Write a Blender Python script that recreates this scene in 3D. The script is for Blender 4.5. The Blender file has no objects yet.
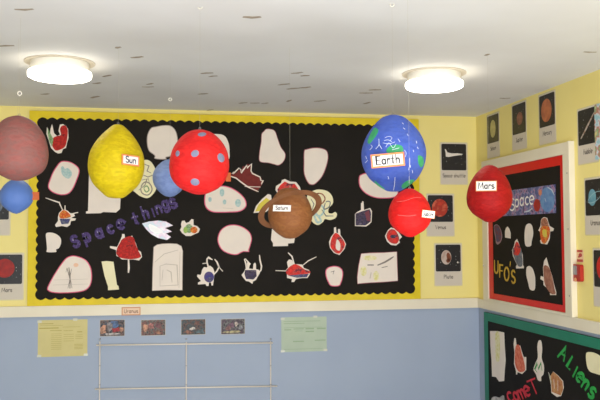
import bpy, bmesh, math, random
from mathutils import Vector, Matrix
from mathutils.bvhtree import BVHTree
random.seed(7)
S = bpy.context.scene
C = S.collection
PI = math.pi

# ------------------------------------------------------------------ camera, world, lights, exposure
CZ = 1.65                                    # eye height
CAM = Vector((-0.371, -4.3616, CZ))
YAW, PITCH, ROLL, FPX = 0.1732, 0.0465, -0.0041, 782.8
XR = 1.4528                                  # right wall plane
ZC = CZ + 0.7034                             # ceiling
ZD = CZ - 0.4218                             # underside of dado rail
XL, YREAR = -3.3, -6.2

def cam_axes():
    f = Vector((math.sin(YAW)*math.cos(PITCH), math.cos(YAW)*math.cos(PITCH), math.sin(PITCH)))
    r = Vector((math.cos(YAW), -math.sin(YAW), 0))
    u = r.cross(f)
    return (r*math.cos(ROLL)+u*math.sin(ROLL)), (u*math.cos(ROLL)-r*math.sin(ROLL)), f
RX, UP, FW = cam_axes()
cd = bpy.data.cameras.new('camera'); cam = bpy.data.objects.new('camera', cd); C.objects.link(cam)
cam.matrix_world = Matrix.Translation(CAM) @ Matrix((RX, UP, -FW)).transposed().to_4x4()
cd.sensor_width = 36; cd.sensor_fit = 'HORIZONTAL'; cd.lens = 36*FPX/600; cd.clip_start = 0.05
S.camera = cam

S.view_settings.view_transform = 'Standard'; S.view_settings.look = 'None'
S.view_settings.exposure = 0.06; S.view_settings.gamma = 1.0; S.view_settings.use_curve_mapping = False
W = bpy.data.worlds.new('world'); S.world = W; W.use_nodes = True
W.node_tree.nodes['Background'].inputs[0].default_value = (0.90, 0.93, 1.0, 1)
W.node_tree.nodes['Background'].inputs[1].default_value = 1.3

def area(name, loc, target, sx, sy, power, col):
    l = bpy.data.lights.new(name, 'AREA'); l.shape = 'RECTANGLE'; l.size = sx; l.size_y = sy
    l.energy = power; l.color = col
    o = bpy.data.objects.new(name, l); C.objects.link(o); o.location = loc
    o.rotation_euler = (Vector(target)-Vector(loc)).to_track_quat('-Z', 'Y').to_euler()
    return o
area('rear_window_daylight', (0.0, YREAR+0.15, 1.35), (1.0, 0, 1.5), 2.8, 1.5, 60, (0.92, 0.95, 1.0))
area('ceiling_fill', (0.0, -3.6, 0.15), (0.0, -2.9, ZC), 2.8, 2.4, 106, (0.97, 0.985, 1.0))  # added fill light aimed upwards to brighten the ceiling
fl = bpy.data.lights.new('camera_flash', 'AREA'); fl.shape = 'DISK'; fl.size = 0.03; fl.energy = 4.5; fl.color = (1, 0.97, 0.93)
flo = bpy.data.objects.new('camera_flash', fl); C.objects.link(flo)
flo.location = CAM + RX*0.035 + UP*0.055 - FW*0.0
flo.rotation_euler = cam.matrix_world.to_euler()
LAMP_STRENGTH = 11.0

# ------------------------------------------------------------------ rays from the photo onto real planes
def ray(px, py): return (FW + RX*((px-300)/FPX) + UP*((200-py)/FPX))
class Plane:
    def __init__(s, O, U, V): s.O = Vector(O); s.U = Vector(U).normalized(); s.V = Vector(V).normalized(); s.N = s.U.cross(s.V); s.h = 0.0
    def pt(s, u, v, n=0): return s.O + s.U*u + s.V*v + s.N*n
    def hit(s, px, py):
        d = ray(px, py); t = (s.O+s.N*s.h-CAM).dot(s.N)/d.dot(s.N); p = CAM+d*t-s.O
        return (p.dot(s.U), p.dot(s.V))
BACK = Plane((0, 0, 0), (1, 0, 0), (0, 0, 1))
RIGHT = Plane((XR, 0, 0), (0, -1, 0), (0, 0, 1))
CEIL = Plane((0, 0, ZC), (1, 0, 0), (0, -1, 0))   # normal points down
def ceilhit(px, py): u, v = CEIL.hit(px, py); return Vector((u, -v, ZC))
def at_depth(px, py, d): return CAM + ray(px, py)*d

# ------------------------------------------------------------------ materials
def lin(c):
    o = []
    for v in c:
        v /= 255.0; o.append(v/12.92 if v <= .04045 else ((v+.055)/1.055)**2.4)
    return (*o, 1)
MATS = {}
def mat(name, col, rough=0.7, col2=None, scale=8, bdist=.004, bump=0, bscale=40, spec=0.3, metal=0, coat=0, stretch=None, detail=3, ramp=(0.35, 0.65), tex='noise'):
    if name in MATS: return MATS[name]
    m = bpy.data.materials.new(name); m.use_nodes = True; nt = m.node_tree; n = nt.nodes; b = n['Principled BSDF']
    b.inputs['Roughness'].default_value = rough; b.inputs['Metallic'].default_value = metal
    b.inputs['Specular IOR Level'].default_value = spec
    if coat: b.inputs['Coat Weight'].default_value = coat; b.inputs['Coat Roughness'].default_value = 0.12
    b.inputs['Base Color'].default_value = lin(col)
    tc = n.new('ShaderNodeTexCoord'); mp = n.new('ShaderNodeMapping'); nt.links.new(tc.outputs['Object'], mp.inputs[0])
    if stretch: mp.inputs['Scale'].default_value = stretch
    if col2:
        if tex == 'voronoi':
            t = n.new('ShaderNodeTexVoronoi'); t.inputs['Scale'].default_value = scale
            sp = n.new('ShaderNodeSeparateColor'); nt.links.new(t.outputs['Color'], sp.inputs[0]); out = sp.outputs[0]
        else:
            t = n.new('ShaderNodeTexNoise'); t.inputs['Scale'].default_value = scale; t.inputs['Detail'].default_value = detail; out = t.outputs[0]
        nt.links.new(mp.outputs[0], t.inputs['Vector'])
        cr = n.new('ShaderNodeValToRGB'); nt.links.new(out, cr.inputs[0])
        cols = [col] + (col2 if isinstance(col2, list) else [col2]); k = len(cols)
        e = cr.color_ramp.elements
        while len(e) < k: e.new(0.5)
        for i, c in enumerate(cols):
            e[i].position = ramp[0]+(ramp[1]-ramp[0])*i/(k-1); e[i].color = lin(c)
        nt.links.new(cr.outputs[0], b.inputs['Base Color'])
    if bump:
        t2 = n.new('ShaderNodeTexNoise'); t2.inputs['Scale'].default_value = bscale; t2.inputs['Detail'].default_value = 4
        nt.links.new(mp.outputs[0], t2.inputs['Vector'])
        bp = n.new('ShaderNodeBump'); bp.inputs['Strength'].default_value = bump; bp.inputs['Distance'].default_value = bdist
        nt.links.new(t2.outputs[0], bp.inputs['Height']); nt.links.new(bp.outputs[0], b.inputs['Normal'])
    MATS[name] = m; return m
def emis(name, col, st):
    m = bpy.data.materials.new(name); m.use_nodes = True; b = m.node_tree.nodes['Principled BSDF']
    b.inputs['Base Color'].default_value = lin((245, 243, 235)); b.inputs['Emission Color'].default_value = (*col, 1); b.inputs['Emission Strength'].default_value = st
    return m

WALLY = mat('cream_yellow_wall_paint', (238, 222, 140), 0.45, (234, 217, 133), 3, bump=0.05, bscale=120, spec=0.35)
WALLB = mat('blue_wall_paint', (156, 168, 188), 0.5, (160, 172, 191), 3, bump=0.05, bscale=120)
CEILM = mat('white_ceiling_paint', (226, 225, 222), 0.8, (220, 218, 214), 2.2, bump=0.06, bscale=60)
STAIN = mat('old_tape_stain', (146, 132, 112), 0.8, (176, 164, 144), 60)
FLOORM = mat('grey_carpet', (158, 152, 148), 0.95, (144, 140, 136), 40)
RAILM = mat('cream_gloss_wood', (230, 221, 198), 0.4, (225, 215, 190), 4)
BLACKP = mat('black_display_paper', (32, 28, 24), 0.75, (28, 25, 21), 6, bump=0.15, bscale=14, spec=0.15)
YELB = mat('bright_yellow_display_border', (226, 200, 30), 0.5, (216, 190, 26), 14, bump=0.1, bscale=30)
REDB = mat('red_border_roll', (214, 26, 24), 0.4, (206, 22, 20), 10)
GRNB = mat('green_border_roll', (24, 122, 92), 0.4, (20, 112, 84), 10)
WHITE = mat('white_drawing_paper', (234, 222, 208), 0.7, (228, 216, 204), 9, bump=0.05, bscale=20)
CREAM = mat('pale_yellow_paper', (236, 228, 188), 0.7, (230, 222, 180), 9)
PINK = mat('pink_felt_pen_edge', (226, 110, 138), 0.7, (214, 84, 116), 20)
MAROONE = mat('dull_pink_paper_edge', (166, 96, 104), 0.7)
BEIGEE = mat('pale_beige_paper_edge', (176, 160, 150), 0.7)
CARD = mat('laminated_white_card', (204, 194, 178), 0.4, spec=0.3)
CARDEDGE = mat('clear_laminate_edge', (222, 210, 160), 0.25, spec=0.5)
STRING = mat('clear_nylon_thread', (190, 182, 160), 0.4)
ORANGE = mat('orange_label_border', (236, 150, 96), 0.6, (226, 130, 80), 60)
LABELP = mat('white_label_paper', (246, 240, 232), 0.55)
INK = mat('black_ink', (52, 50, 56), 0.6)
INKS = mat('grey_ink', (104, 96, 88), 0.6)
INKB = mat('blue_black_ink', (48, 48, 78), 0.6)
CHROME = mat('white_coated_wire', (240, 230, 216), 0.4)
METAL = mat('dull_steel', (150, 150, 146), 0.35, metal=0.8)

# ------------------------------------------------------------------ building helpers
def meta(o, label=None, cat=None, group=None, kind=None):
    if label: o['label'] = label
    if cat: o['category'] = cat
    if group: o['group'] = group
    if kind: o['kind'] = kind
    return o
def empty(name, loc, label, cat, group=None):
    o = bpy.data.objects.new(name, None); o.empty_display_size = 0.02; C.objects.link(o); o.location = loc
    o['_'] = 0; del o['_']
    return meta(o, label, cat, group)
def wloc(o):
    v = Vector(o.location)
    while o.parent: o = o.parent; v += Vector(o.location)
    return v
def link(name, bm, mats, parent=None, smooth=False, loc=None):
    """bm in world coordinates; the object's origin goes to its parent's, or to loc"""
    org = wloc(parent) if parent else (Vector(loc) if loc is not None else Vector((0, 0, 0)))
    bmesh.ops.recalc_face_normals(bm, faces=bm.faces)
    bmesh.ops.translate(bm, verts=bm.verts, vec=-org)
    me = bpy.data.meshes.new(name); bm.to_mesh(me); bm.free()
    for m in (mats if isinstance(mats, (list, tuple)) else [mats]): me.materials.append(m)
    if smooth:
        for p in me.polygons: p.use_smooth = True
    o = bpy.data.objects.new(name, me); C.objects.link(o)
    if parent: o.parent = parent
    else: o.location = org
    return o
def prism(bm, pl, pts, n0, n1, mi=0):
    """extruded outline on plane pl between heights n0 < n1"""
    a = 0
    for i in range(len(pts)): a += pts[i-1][0]*pts[i][1]-pts[i][0]*pts[i-1][1]
    if a < 0: pts = pts[::-1]
    t = [bm.verts.new(pl.pt(u, v, n1)) for u, v in pts]; b = [bm.verts.new(pl.pt(u, v, n0)) for u, v in pts]
    fs = [bm.faces.new(t), bm.faces.new(b[::-1])]
    for i in range(len(pts)): fs.append(bm.faces.new((t[i-1], b[i-1], b[i], t[i])))
    for f in fs: f.material_index = mi
def strip(bm, pl, pts, w, n0, n1, closed=False, mi=0):
    """flat stroke of width w along pts"""
    P = [Vector(p) for p in pts]; k = len(P)
    if k < 2: return
    if not closed:
        d0 = (P[0]-P[1]).normalized()*w*0.4; d1 = (P[-1]-P[-2]).normalized()*w*0.4
        P[0] = P[0]+d0; P[-1] = P[-1]+d1
    L, R_ = [], []
    for i in range(k):
        if closed: a, b = P[i-1], P[(i+1) % k]
        else: a, b = P[max(i-1, 0)], P[min(i+1, k-1)]
        d = (b-a)
        if d.length < 1e-9: d = Vector((1, 0))
        d.normalize(); nrm = Vector((-d.y, d.x))
        e = P[i]-(P[i-1] if i or closed else P[0]); m = 1.0
        if e.length > 1e-9: m = 1/max(0.6, abs(e.normalized().dot(d)))
        ww = w/2*m
        if not closed and i in (0, k-1): ww = w*0.3
        L.append(P[i]+nrm*ww); R_.append(P[i]-nrm*ww)
    vt = [[bm.verts.new(pl.pt(p.x, p.y, n)) for p in q] for q in (L, R_) for n in (n1, n0)]
    lt, lb, rt, rb = vt
    rng = range(k) if closed else range(k-1)
    for i in rng:
        j = (i+1) % k
        for q in ((lt[i], rt[i], rt[j], lt[j]), (lb[i], lb[j], rb[j], rb[i]), (lt[i], lt[j], lb[j], lb[i]), (rt[i], rb[i], rb[j], rt[j])):
            bm.faces.new(q).material_index = mi
    if not closed:
        bm.faces.new((lt[0], lb[0], rb[0], rt[0])).material_index = mi; bm.faces.new((lt[-1], rt[-1], rb[-1], lb[-1])).material_index = mi
def smooth(pts, n=4, closed=True):
    k = len(pts); out = []
    for i in range(k if closed else k-1):
        g = (lambda j: pts[j % k]) if closed else (lambda j: pts[max(0, min(k-1, j))])
        p0, p1, p2, p3 = g(i-1), g(i), g(i+1), g(i+2)
        for s in range(n):
            t = s/n
            out.append(tuple(0.5*((2*p1[a])+(-p0[a]+p2[a])*t+(2*p0[a]-5*p1[a]+4*p2[a]-p3[a])*t*t+(-p0[a]+3*p1[a]-3*p2[a]+p3[a])*t**3) for a in (0, 1)))
    if not closed: out.append(pts[-1])
    return out
def box(bm, a, b, mi=0):
    r = bmesh.ops.create_cube(bm, size=1); a = Vector(a); b = Vector(b)
    for v in r['verts']: v.co = Vector(((a[i]+b[i])/2+(v.co[i])*(b[i]-a[i])) for i in range(3))
    for f in {f for v in r['verts'] for f in v.link_faces}: f.material_index = mi
def tube(bm, a, b, r, n=8, mi=0):
    a = Vector(a); b = Vector(b); d = b-a; q = d.to_track_quat('Z', 'Y')
    R0 = [[bm.verts.new(c+q @ Vector((r*math.cos(2*PI*i/n), r*math.sin(2*PI*i/n), 0))) for i in range(n)] for c in (a, b)]
    for i in range(n): bm.faces.new((R0[0][i-1], R0[0][i], R0[1][i], R0[1][i-1])).material_index = mi
    bm.faces.new(R0[0][::-1]).material_index = mi; bm.faces.new(R0[1]).material_index = mi
def torus(bm, c, r, rr, ax=(0, 1, 0), n=20, m=8):
    q = Vector(ax).to_track_quat('Z', 'Y'); c = Vector(c); V = []
    for i in range(n):
        a = 2*PI*i/n; V.append([])
        for j in range(m):
            b = 2*PI*j/m; V[-1].append(bm.verts.new(c+q @ Vector(((r+rr*math.cos(b))*math.cos(a), (r+rr*math.cos(b))*math.sin(a), rr*math.sin(b)))))
    for i in range(n):
        for j in range(m): bm.faces.new((V[i-1][j-1], V[i][j-1], V[i][j], V[i-1][j]))
def lathe(bm, c, prof, n=48, mi=0):
    """prof: list of (r, z) top to bottom"""
    rings = []
    for r, z in prof:
        if r < 1e-6: rings.append([bm.verts.new(Vector(c)+Vector((0, 0, z)))])
        else: rings.append([bm.verts.new(Vector(c)+Vector((r*math.cos(2*PI*i/n), r*math.sin(2*PI*i/n), z))) for i in range(n)])
    for a, b in zip(rings, rings[1:]):
        for i in range(n):
            if len(a) == 1 and len(b) == 1: continue
            if len(a) == 1: f = bm.faces.new((a[0], b[i-1], b[i]))
            elif len(b) == 1: f = bm.faces.new((a[i-1], b[0], a[i]))
            else: f = bm.faces.new((a[i-1], b[i-1], b[i], a[i]))
            f.material_index = mi
def rrect(w, h, r, cx=0, cy=0, n=4):
    o = []
    for sx, sy, a0 in ((1, 1, 0), (-1, 1, 90), (-1, -1, 180), (1, -1, 270)):
        for i in range(n+1):
            a = math.radians(a0+90*i/n); o.append((cx+sx*(w/2-r)+r*math.cos(a), cy+sy*(h/2-r)+r*math.sin(a)))
    return o
def ell(cx, cy, rx, ry, n=24, rot=0):
    c, s = math.cos(rot), math.sin(rot)
    return [(cx+rx*math.cos(2*PI*i/n)*c-ry*math.sin(2*PI*i/n)*s, cy+rx*math.cos(2*PI*i/n)*s+ry*math.sin(2*PI*i/n)*c) for i in range(n)]

# --- a single-weight rounded print hand; unit: capitals 1 high, small letters 0.62
def arc(cx, cy, rx, ry, a0, a1, n=9): return [(cx+rx*math.cos(math.radians(a0+(a1-a0)*i/n)), cy+ry*math.sin(math.radians(a0+(a1-a0)*i/n))) for i in range(n+1)]
G = {
 'S': (.6, [arc(.32, .75, .24, .24, 30, 270)+arc(.32, .26, .26, .25, 90, -150)]),
 's': (.45, [arc(.22, .46, .17, .15, 30, 270, 6)+arc(.22, .16, .18, .15, 90, -150, 6)]),
 'p': (.52, [[(.06, .62), (.06, -.3)], arc(.26, .31, .2, .3, 180, -180, 12)]),
 'a': (.55, [arc(.26, .3, .21, .3, 0, 360, 12), [(.48, .6), (.48, 0)]]),
 'b': (.52, [[(.06, 1), (.06, 0)], arc(.27, .3, .21, .3, 0, 360, 12)]),
 'c': (.48, [arc(.27, .3, .22, .3, 50, 310)]),
 'e': (.6, [[(.08, .3), (.52, .33)]+arc(.3, .31, .25, .33, 8, 295)]),
 't': (.45, [[(.22, .95), (.22, .05), (.34, 0)], [(.03, .62), (.42, .62)]]),
 'h': (.52, [[(.06, 1), (.06, 0)], [(.06, .3)]+arc(.25, .4, .19, .2, 160, 0, 6)+[(.44, 0)]]),
 'i': (.2, [[(.1, .58), (.1, 0)], [(.1, .8), (.1, .84)]]),
 'l': (.2, [[(.1, 1), (.1, 0)]]),
 'n': (.52, [[(.06, .6), (.06, 0)], [(.06, .3)]+arc(.25, .4, .19, .2, 160, 0, 6)+[(.44, 0)]]),
 'm': (.8, [[(.06, .6), (.06, 0)], [(.06, .3)]+arc(.22, .42, .16, .18, 160, 0, 5)+[(.38, 0)], [(.38, .3)]+arc(.55, .42, .17, .18, 160, 0, 5)+[(.72, 0)]]),
 'g': (.55, [arc(.26, .32, .21, .3, 0, 360, 12), [(.48, .6), (.48, -.1)]+arc(.27, -.1, .2, .2, -20, -160, 5)]),
 'u': (.52, [[(.06, .6), (.06, .2)]+arc(.25, .2, .19, .2, 180, 360, 6)+[(.44, .6)], [(.44, .3), (.46, 0)]]),
 'r': (.38, [[(.06, .6), (.06, 0)], [(.06, .35)]+arc(.24, .4, .16, .2, 160, 40, 5)]),
 'o': (.55, [arc(.27, .3, .22, .3, 0, 360, 12)]),
 'y': (.5, [[(.04, .6), (.24, .02)], [(.46, .6), (.14, -.3)]]),
 'v': (.5, [[(.04, .6), (.24, .0), (.46, .6)]]),
 'E': (.6, [[(.52, 1), (.08, 1), (.08, 0), (.54, 0)], [(.08, .52), (.46, .52)]]),
 'M': (.85, [[(.05, 0), (.16, 1), (.42, .2), (.68, 1), (.8, 0)]]),
 'U': (.65, [[(.06, 1), (.06, .3)]+arc(.31, .3, .25, .3, 180, 360, 8)+[(.56, 1)]]),
 'F': (.55, [[(.5, 1), (.08, 1), (.08, 0)], [(.08, .52), (.42, .52)]]),
 'O': (.75, [arc(.37, .5, .3, .5, 0, 360, 14)]),
 "'": (.2, [[(.12, 1), (.06, .75)]]),
 'A': (.75, [[(.04, 0), (.36, 1), (.68, 0)], [(.16, .36), (.56, .36)]]),
 'L': (.55, [[(.08, 1), (.08, 0), (.5, 0)]]),
 'T': (.65, [[(.02, 1), (.62, 1)], [(.32, 1), (.32, 0)]]),
 'V': (.65, [[(.04, 1), (.32, 0), (.6, 1)]]),
 'P': (.6, [[(.08, 1), (.08, 0)], [(.08, 1)]+arc(.28, .74, .24, .26, 80, -80, 7)+[(.08, .48)]]),
 'J': (.55, [[(.1, 1), (.52, 1)], [(.36, 1), (.36, .22)]+arc(.2, .22, .16, .22, 0, -150, 6)]),
 'H': (.65, [[(.08, 1), (.08, 0)], [(.56, 1), (.56, 0)], [(.08, .5), (.56, .5)]]),
 ' ': (.35, []),
}
def text_width(t): return sum(G[c][0]+.1 for c in t)-.1
def text(bm, pl, t, cu, cv, h, n0, n1, wt=.13, maxw=None, rot=0, mi=0):
    """lettering centred at (cu, cv) on plane pl, capitals h high"""
    w = text_width(t)*h; sx = 1 if not maxw or w <= maxw else maxw/w; x = -w*sx/2
    c, s = math.cos(rot), math.sin(rot)
    for ch in t:
        for st in G[ch][1]:
            q = []
            for a, b in st:
                uu = x+a*h*sx; vv = (b-.4)*h; q.append((cu+uu*c-vv*s, cv+uu*s+vv*c))
            strip(bm, pl, q, wt*h*(0.5+0.5*sx), n0, n1, mi=mi)
        x += (G[ch][0]+.1)*h*sx

# ------------------------------------------------------------------ the room
bm = bmesh.new()
z0, z1 = ZD+0.01, ZC
for a, b, mi in (((XL, 0, 0), (XR, .12, z0), 1), ((XL, 0, z0), (XR, .12, z1), 0)): box(bm, a, b, mi)
meta(link('wall_back', bm, [WALLY, WALLB]), kind='structure')
bm = bmesh.new()
for a, b, mi in (((XR, YREAR, 0), (XR+.12, .12, z0), 1), ((XR, YREAR, z0), (XR+.12, .12, z1), 0)): box(bm, a, b, mi)
meta(link('wall_right', bm, [WALLY, WALLB]), kind='structure')
bm = bmesh.new()
for a, b, mi in (((XL-.12, YREAR, 0), (XL, .12, z0), 1), ((XL-.12, YREAR, z0), (XL, .12, z1), 0)): box(bm, a, b, mi)
meta(link('wall_left', bm, [WALLY, WALLB]), kind='structure')
bm = bmesh.new(); box(bm, (XL-.12, YREAR, -.1), (XR+.12, .12, 0))
meta(link('floor', bm, FLOORM), kind='structure')
bm = bmesh.new(); box(bm, (XL-.12, YREAR, ZC), (XR+.12, .12, ZC+.1))
STAINS = [(82,75,8),(97,83,5),(148,87,9),(150,84,4),(107,76,6),(118,47,2),(57,77,3),(6,46,12),(24,9,14),(137,57,8),(207,73,8),(203,94,6),(213,76,6),
          (297,73,8),(305,76,5),(284,84,8),(293,88.5,8),(305,87.5,8),(289,101,3),(320,101,9),(252,17,12),(366,93,9),(375,90,8),(367,103,5),(487,55,2),(255,103,6),(265,103,4),(243,103,5),(210,110,5),(95,97,6),(45,94,5),(590,52,9),(505,98,8)]
for px, py, w in STAINS:
    a = CEIL.hit(px-w/2, py+random.uniform(-.2, .9)); b = CEIL.hit(px+w/2, py-random.uniform(-.2, .9))
    mid = ((a[0]+b[0])/2, (a[1]+b[1])/2+random.uniform(-.006, .006))
    strip(bm, CEIL, [a, mid, b], random.uniform(.016, .028), 0.0, 0.0006, mi=1)
meta(link('ceiling', bm, [CEILM, STAIN]), kind='structure')
# dado rails
RT = CZ-0.3673
bm = bmesh.new(); box(bm, (XL, -.018, ZD+.002), (XR, 0, RT)); box(bm, (XL, -.016, RT), (XR, 0, RT+.004))
bmesh.ops.bevel(bm, geom=[e for e in bm.edges], offset=.002, segments=1)
meta(link('trim_1', bm, RAILM), kind='structure')
bm = bmesh.new(); box(bm, (XR-.015, YREAR, ZD+.004), (XR, -.022, RT)); 
bmesh.ops.bevel(bm, geom=[e for e in bm.edges], offset=.002, segments=1)
meta(link('trim_2', bm, RAILM), kind='structure')

# ------------------------------------------------------------------ ceiling lights
DIFFS = emis('opal_diffuser_rim', (1.0, 0.93, 0.78), 3.0)
SHADOW_RING = mat('grey_shadow_ring', (196, 186, 168), 0.6)  # colour of the faint shade round each lamp base
DIFF = emis('lit_opal_diffuser', (1.0, 0.93, 0.78), LAMP_STRENGTH)
LBASE = mat('white_enamel_lamp_base', (238, 234, 224), 0.4)
for px, py, lab in ((60, 62.5, 'round opal ceiling light, the one nearer the left end of the room'), (434, 73.5, 'round opal ceiling light nearer the right wall')):
    p = ceilhit(px, py)
    t = empty('ceiling_light', p, lab, 'ceiling light', 'round ceiling lights')
    bm = bmesh.new(); lathe(bm, p, [(0, 0), (.114, 0), (.114, -.034), (.109, -.037), (0, -.037)], 56)
    link('lamp_base', bm, LBASE, t)
    bm = bmesh.new(); lathe(bm, p, [(0, -.0372), (.118, -.0372), (.1225, -.0385), (.124, -.042)], 56, 1); lathe(bm, p, [(.124, -.042), (.1245, -.055), (.122, -.061), (.112, -.0655), (.087, -.0695), (.05, -.0715), (0, -.0725)], 56)
    link('diffuser', bm, [DIFF, DIFFS], t, True)
    bm = bmesh.new(); lathe(bm, p, [(.1145, 0), (.138, 0), (.138, -.003), (.1145, -.003)], 56); link('shadow_ring', bm, SHADOW_RING, t)  # thin grey ring drawing the faint shadow on the ceiling round the base

# ------------------------------------------------------------------ noticeboards
BTH = 0.010
# back board
BL, BR, BTp, BB = -1.078, 1.094, CZ+0.679, CZ-0.3673+.0045
t = empty('display_board', (0, 0, BB), 'large black display board with scalloped yellow border covering the back wall', 'noticeboard')
bm = bmesh.new(); box(bm, (BL, -BTH, BB), (BR, -.0005, BTp)); link('backing_panel', bm, BLACKP, t)
bw = 0.040
def scal(a, b, n): return [(a+(b-a)*i/(n*8), math.sin(2*PI*i/8.0)) for i in range(n*8+1)]
def wav(x): return -.0055*(abs(math.sin(x*PI))*2-1)
N1 = 43
L_, R_, T_, B_ = BL+.045, BR-.037, BTp-.040, BB+.036
h0, h1 = BTH+.0002, BTH+.0012
bm = bmesh.new(); prism(bm, BACK, [(BL, BTp), (BR, BTp)]+[(R_+(L_-R_)*i/(N1*6), T_+wav(i/6.)*-1) for i in range(N1*6+1)], h0, h1); link('top_border', bm, YELB, t)
N2 = 20
bm = bmesh.new(); prism(bm, BACK, [(BR, BB), (BL, BB)]+[(L_+(R_-L_)*i/(N1*6), B_+wav(i/6.)) for i in range(N1*6+1)], h0, h1); link('bottom_border', bm, YELB, t)
bm = bmesh.new(); prism(bm, BACK, [(BL, BB), (BL, BTp)]+[(L_+wav(i/6.), T_+(B_-T_)*i/(N2*6)) for i in range(N2*6+1)], h0+.0012, h1+.0012); link('side_border', bm, YELB, t)
bm = bmesh.new(); prism(bm, BACK, [(BR, BTp), (BR, BB)]+[(R_-wav(i/6.), B_+(T_-B_)*i/(N2*6)) for i in range(N2*6+1)], h0+.0012, h1+.0012); link('side_border', bm, YELB, t)

# red board on the right wall
RIGHT.h = .019
u0 = RIGHT.hit(482.5, 240)[0]; u1 = RIGHT.hit(570.5, 240)[0]; vt = RIGHT.hit(570, 141)[1]
RF = dict(u0=u0, u1=u1, v0=RT+.001, v1=vt)
RIGHT.h = .012
ru0 = RIGHT.hit(488.5, 240)[0]; ru1 = RIGHT.hit(565.5, 240)[0]; rv1 = RIGHT.hit(564, 154.5)[1]; rv0 = RIGHT.hit(566, 313)[1]
bu0 = RIGHT.hit(492.8, 240)[0]; bu1 = RIGHT.hit(561.5, 240)[0]; bv1 = RIGHT.hit(561.5, 165)[1]; bv0 = RIGHT.hit(562, 305)[1]
rv0 = max(rv0, RT+.012)
t = empty('framed_noticeboard', RIGHT.pt((u0+u1)/2, RT, 0), 'black noticeboard with flat red border in a cream wooden frame on the right wall', 'noticeboard')
bm = bmesh.new()
for a, b, c, d in ((u0, u1, rv1, vt), (u0, u1, RT+.0015, rv0), (u0, ru0, rv0, rv1), (ru1, u1, rv0, rv1)):
    prism(bm, RIGHT, [(a, c), (b, c), (b, d), (a, d)], .0005, .019)
link('frame', bm, RAILM, t)
bm = bmesh.new()
prism(bm, RIGHT, [(u1+.0005, RT+.0015), (u1+.016, RT+.0015), (u1+.016, vt), (u1+.0005, vt)], .0005, .028); link('edge_trim', bm, RAILM, t)
bm = bmesh.new(); prism(bm, RIGHT, [(ru0+.0005, rv0+.0005), (ru1-.0005, rv0+.0005), (ru1-.0005, rv1-.0005), (ru0+.0005, rv1-.0005)], .0005, BTH); link('backing_panel', bm, BLACKP, t)
for nm, (a, b, c, d), dn in (('top_border', (ru0, ru1, bv1, rv1), 0), ('bottom_border', (ru0, ru1, rv0, bv0), 0), ('side_border', (ru0, bu0, rv0, rv1), .001), ('side_border', (bu1, ru1, rv0, rv1), .001)):
    bm = bmesh.new(); e = .0006
    prism(bm, RIGHT, [(a+e, c+e), (b-e, c+e), (b-e, d-e), (a+e, d-e)], BTH+.0002+dn, BTH+.001+dn); link(nm, bm, REDB, t)
for fx, fy in ((u0+.012, .75), (u0+.012, .25), (u1-.015, .82), (u1-.015, .5), (u1-.015, .12)):
    bm = bmesh.new(); lathe(bm, RIGHT.pt(fx, RT+(vt-RT)*fy, .0205), [(0, .0035), (.0035, .002), (.0035, -.002), (0, -.0035)], 8); link('screw', bm, METAL, t)
# green board under the rail
g0 = RIGHT.hit(484.5, 360)[0]; g1 = g0+1.9; gv1 = RIGHT.hit(540, 325)[1]; gk = RIGHT.hit(540, 334.5)[1]; gb = RIGHT.hit(488.3, 360)[0]; gv0 = gv1-1.0
t = empty('green_bordered_noticeboard', RIGHT.pt(g0, gv0, 0), 'black noticeboard with green border below the rail on the right wall', 'noticeboard')
bm = bmesh.new(); prism(bm, RIGHT, [(g0, gv0), (g1, gv0), (g1, gv1), (g0, gv1)], .0005, BTH); link('backing_panel', bm, BLACKP, t)
bm = bmesh.new(); prism(bm, RIGHT, [(g0, gk), (g1, gk), (g1, gv1), (g0, gv1)], BTH+.0002, BTH+.001); link('top_border', bm, GRNB, t)
bm = bmesh.new(); prism(bm, RIGHT, [(g0, gv0), (gb, gv0), (gb, gv1), (g0, gv1)], BTH+.0012, BTH+.002); link('side_border', bm, GRNB, t)
bm = bmesh.new(); prism(bm, RIGHT, [(g0, gv0), (g1, gv0), (g1, gv0+gv1-gk), (g0, gv0+gv1-gk)], BTH+.0002, BTH+.001); link('bottom_border', bm, GRNB, t)

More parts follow.
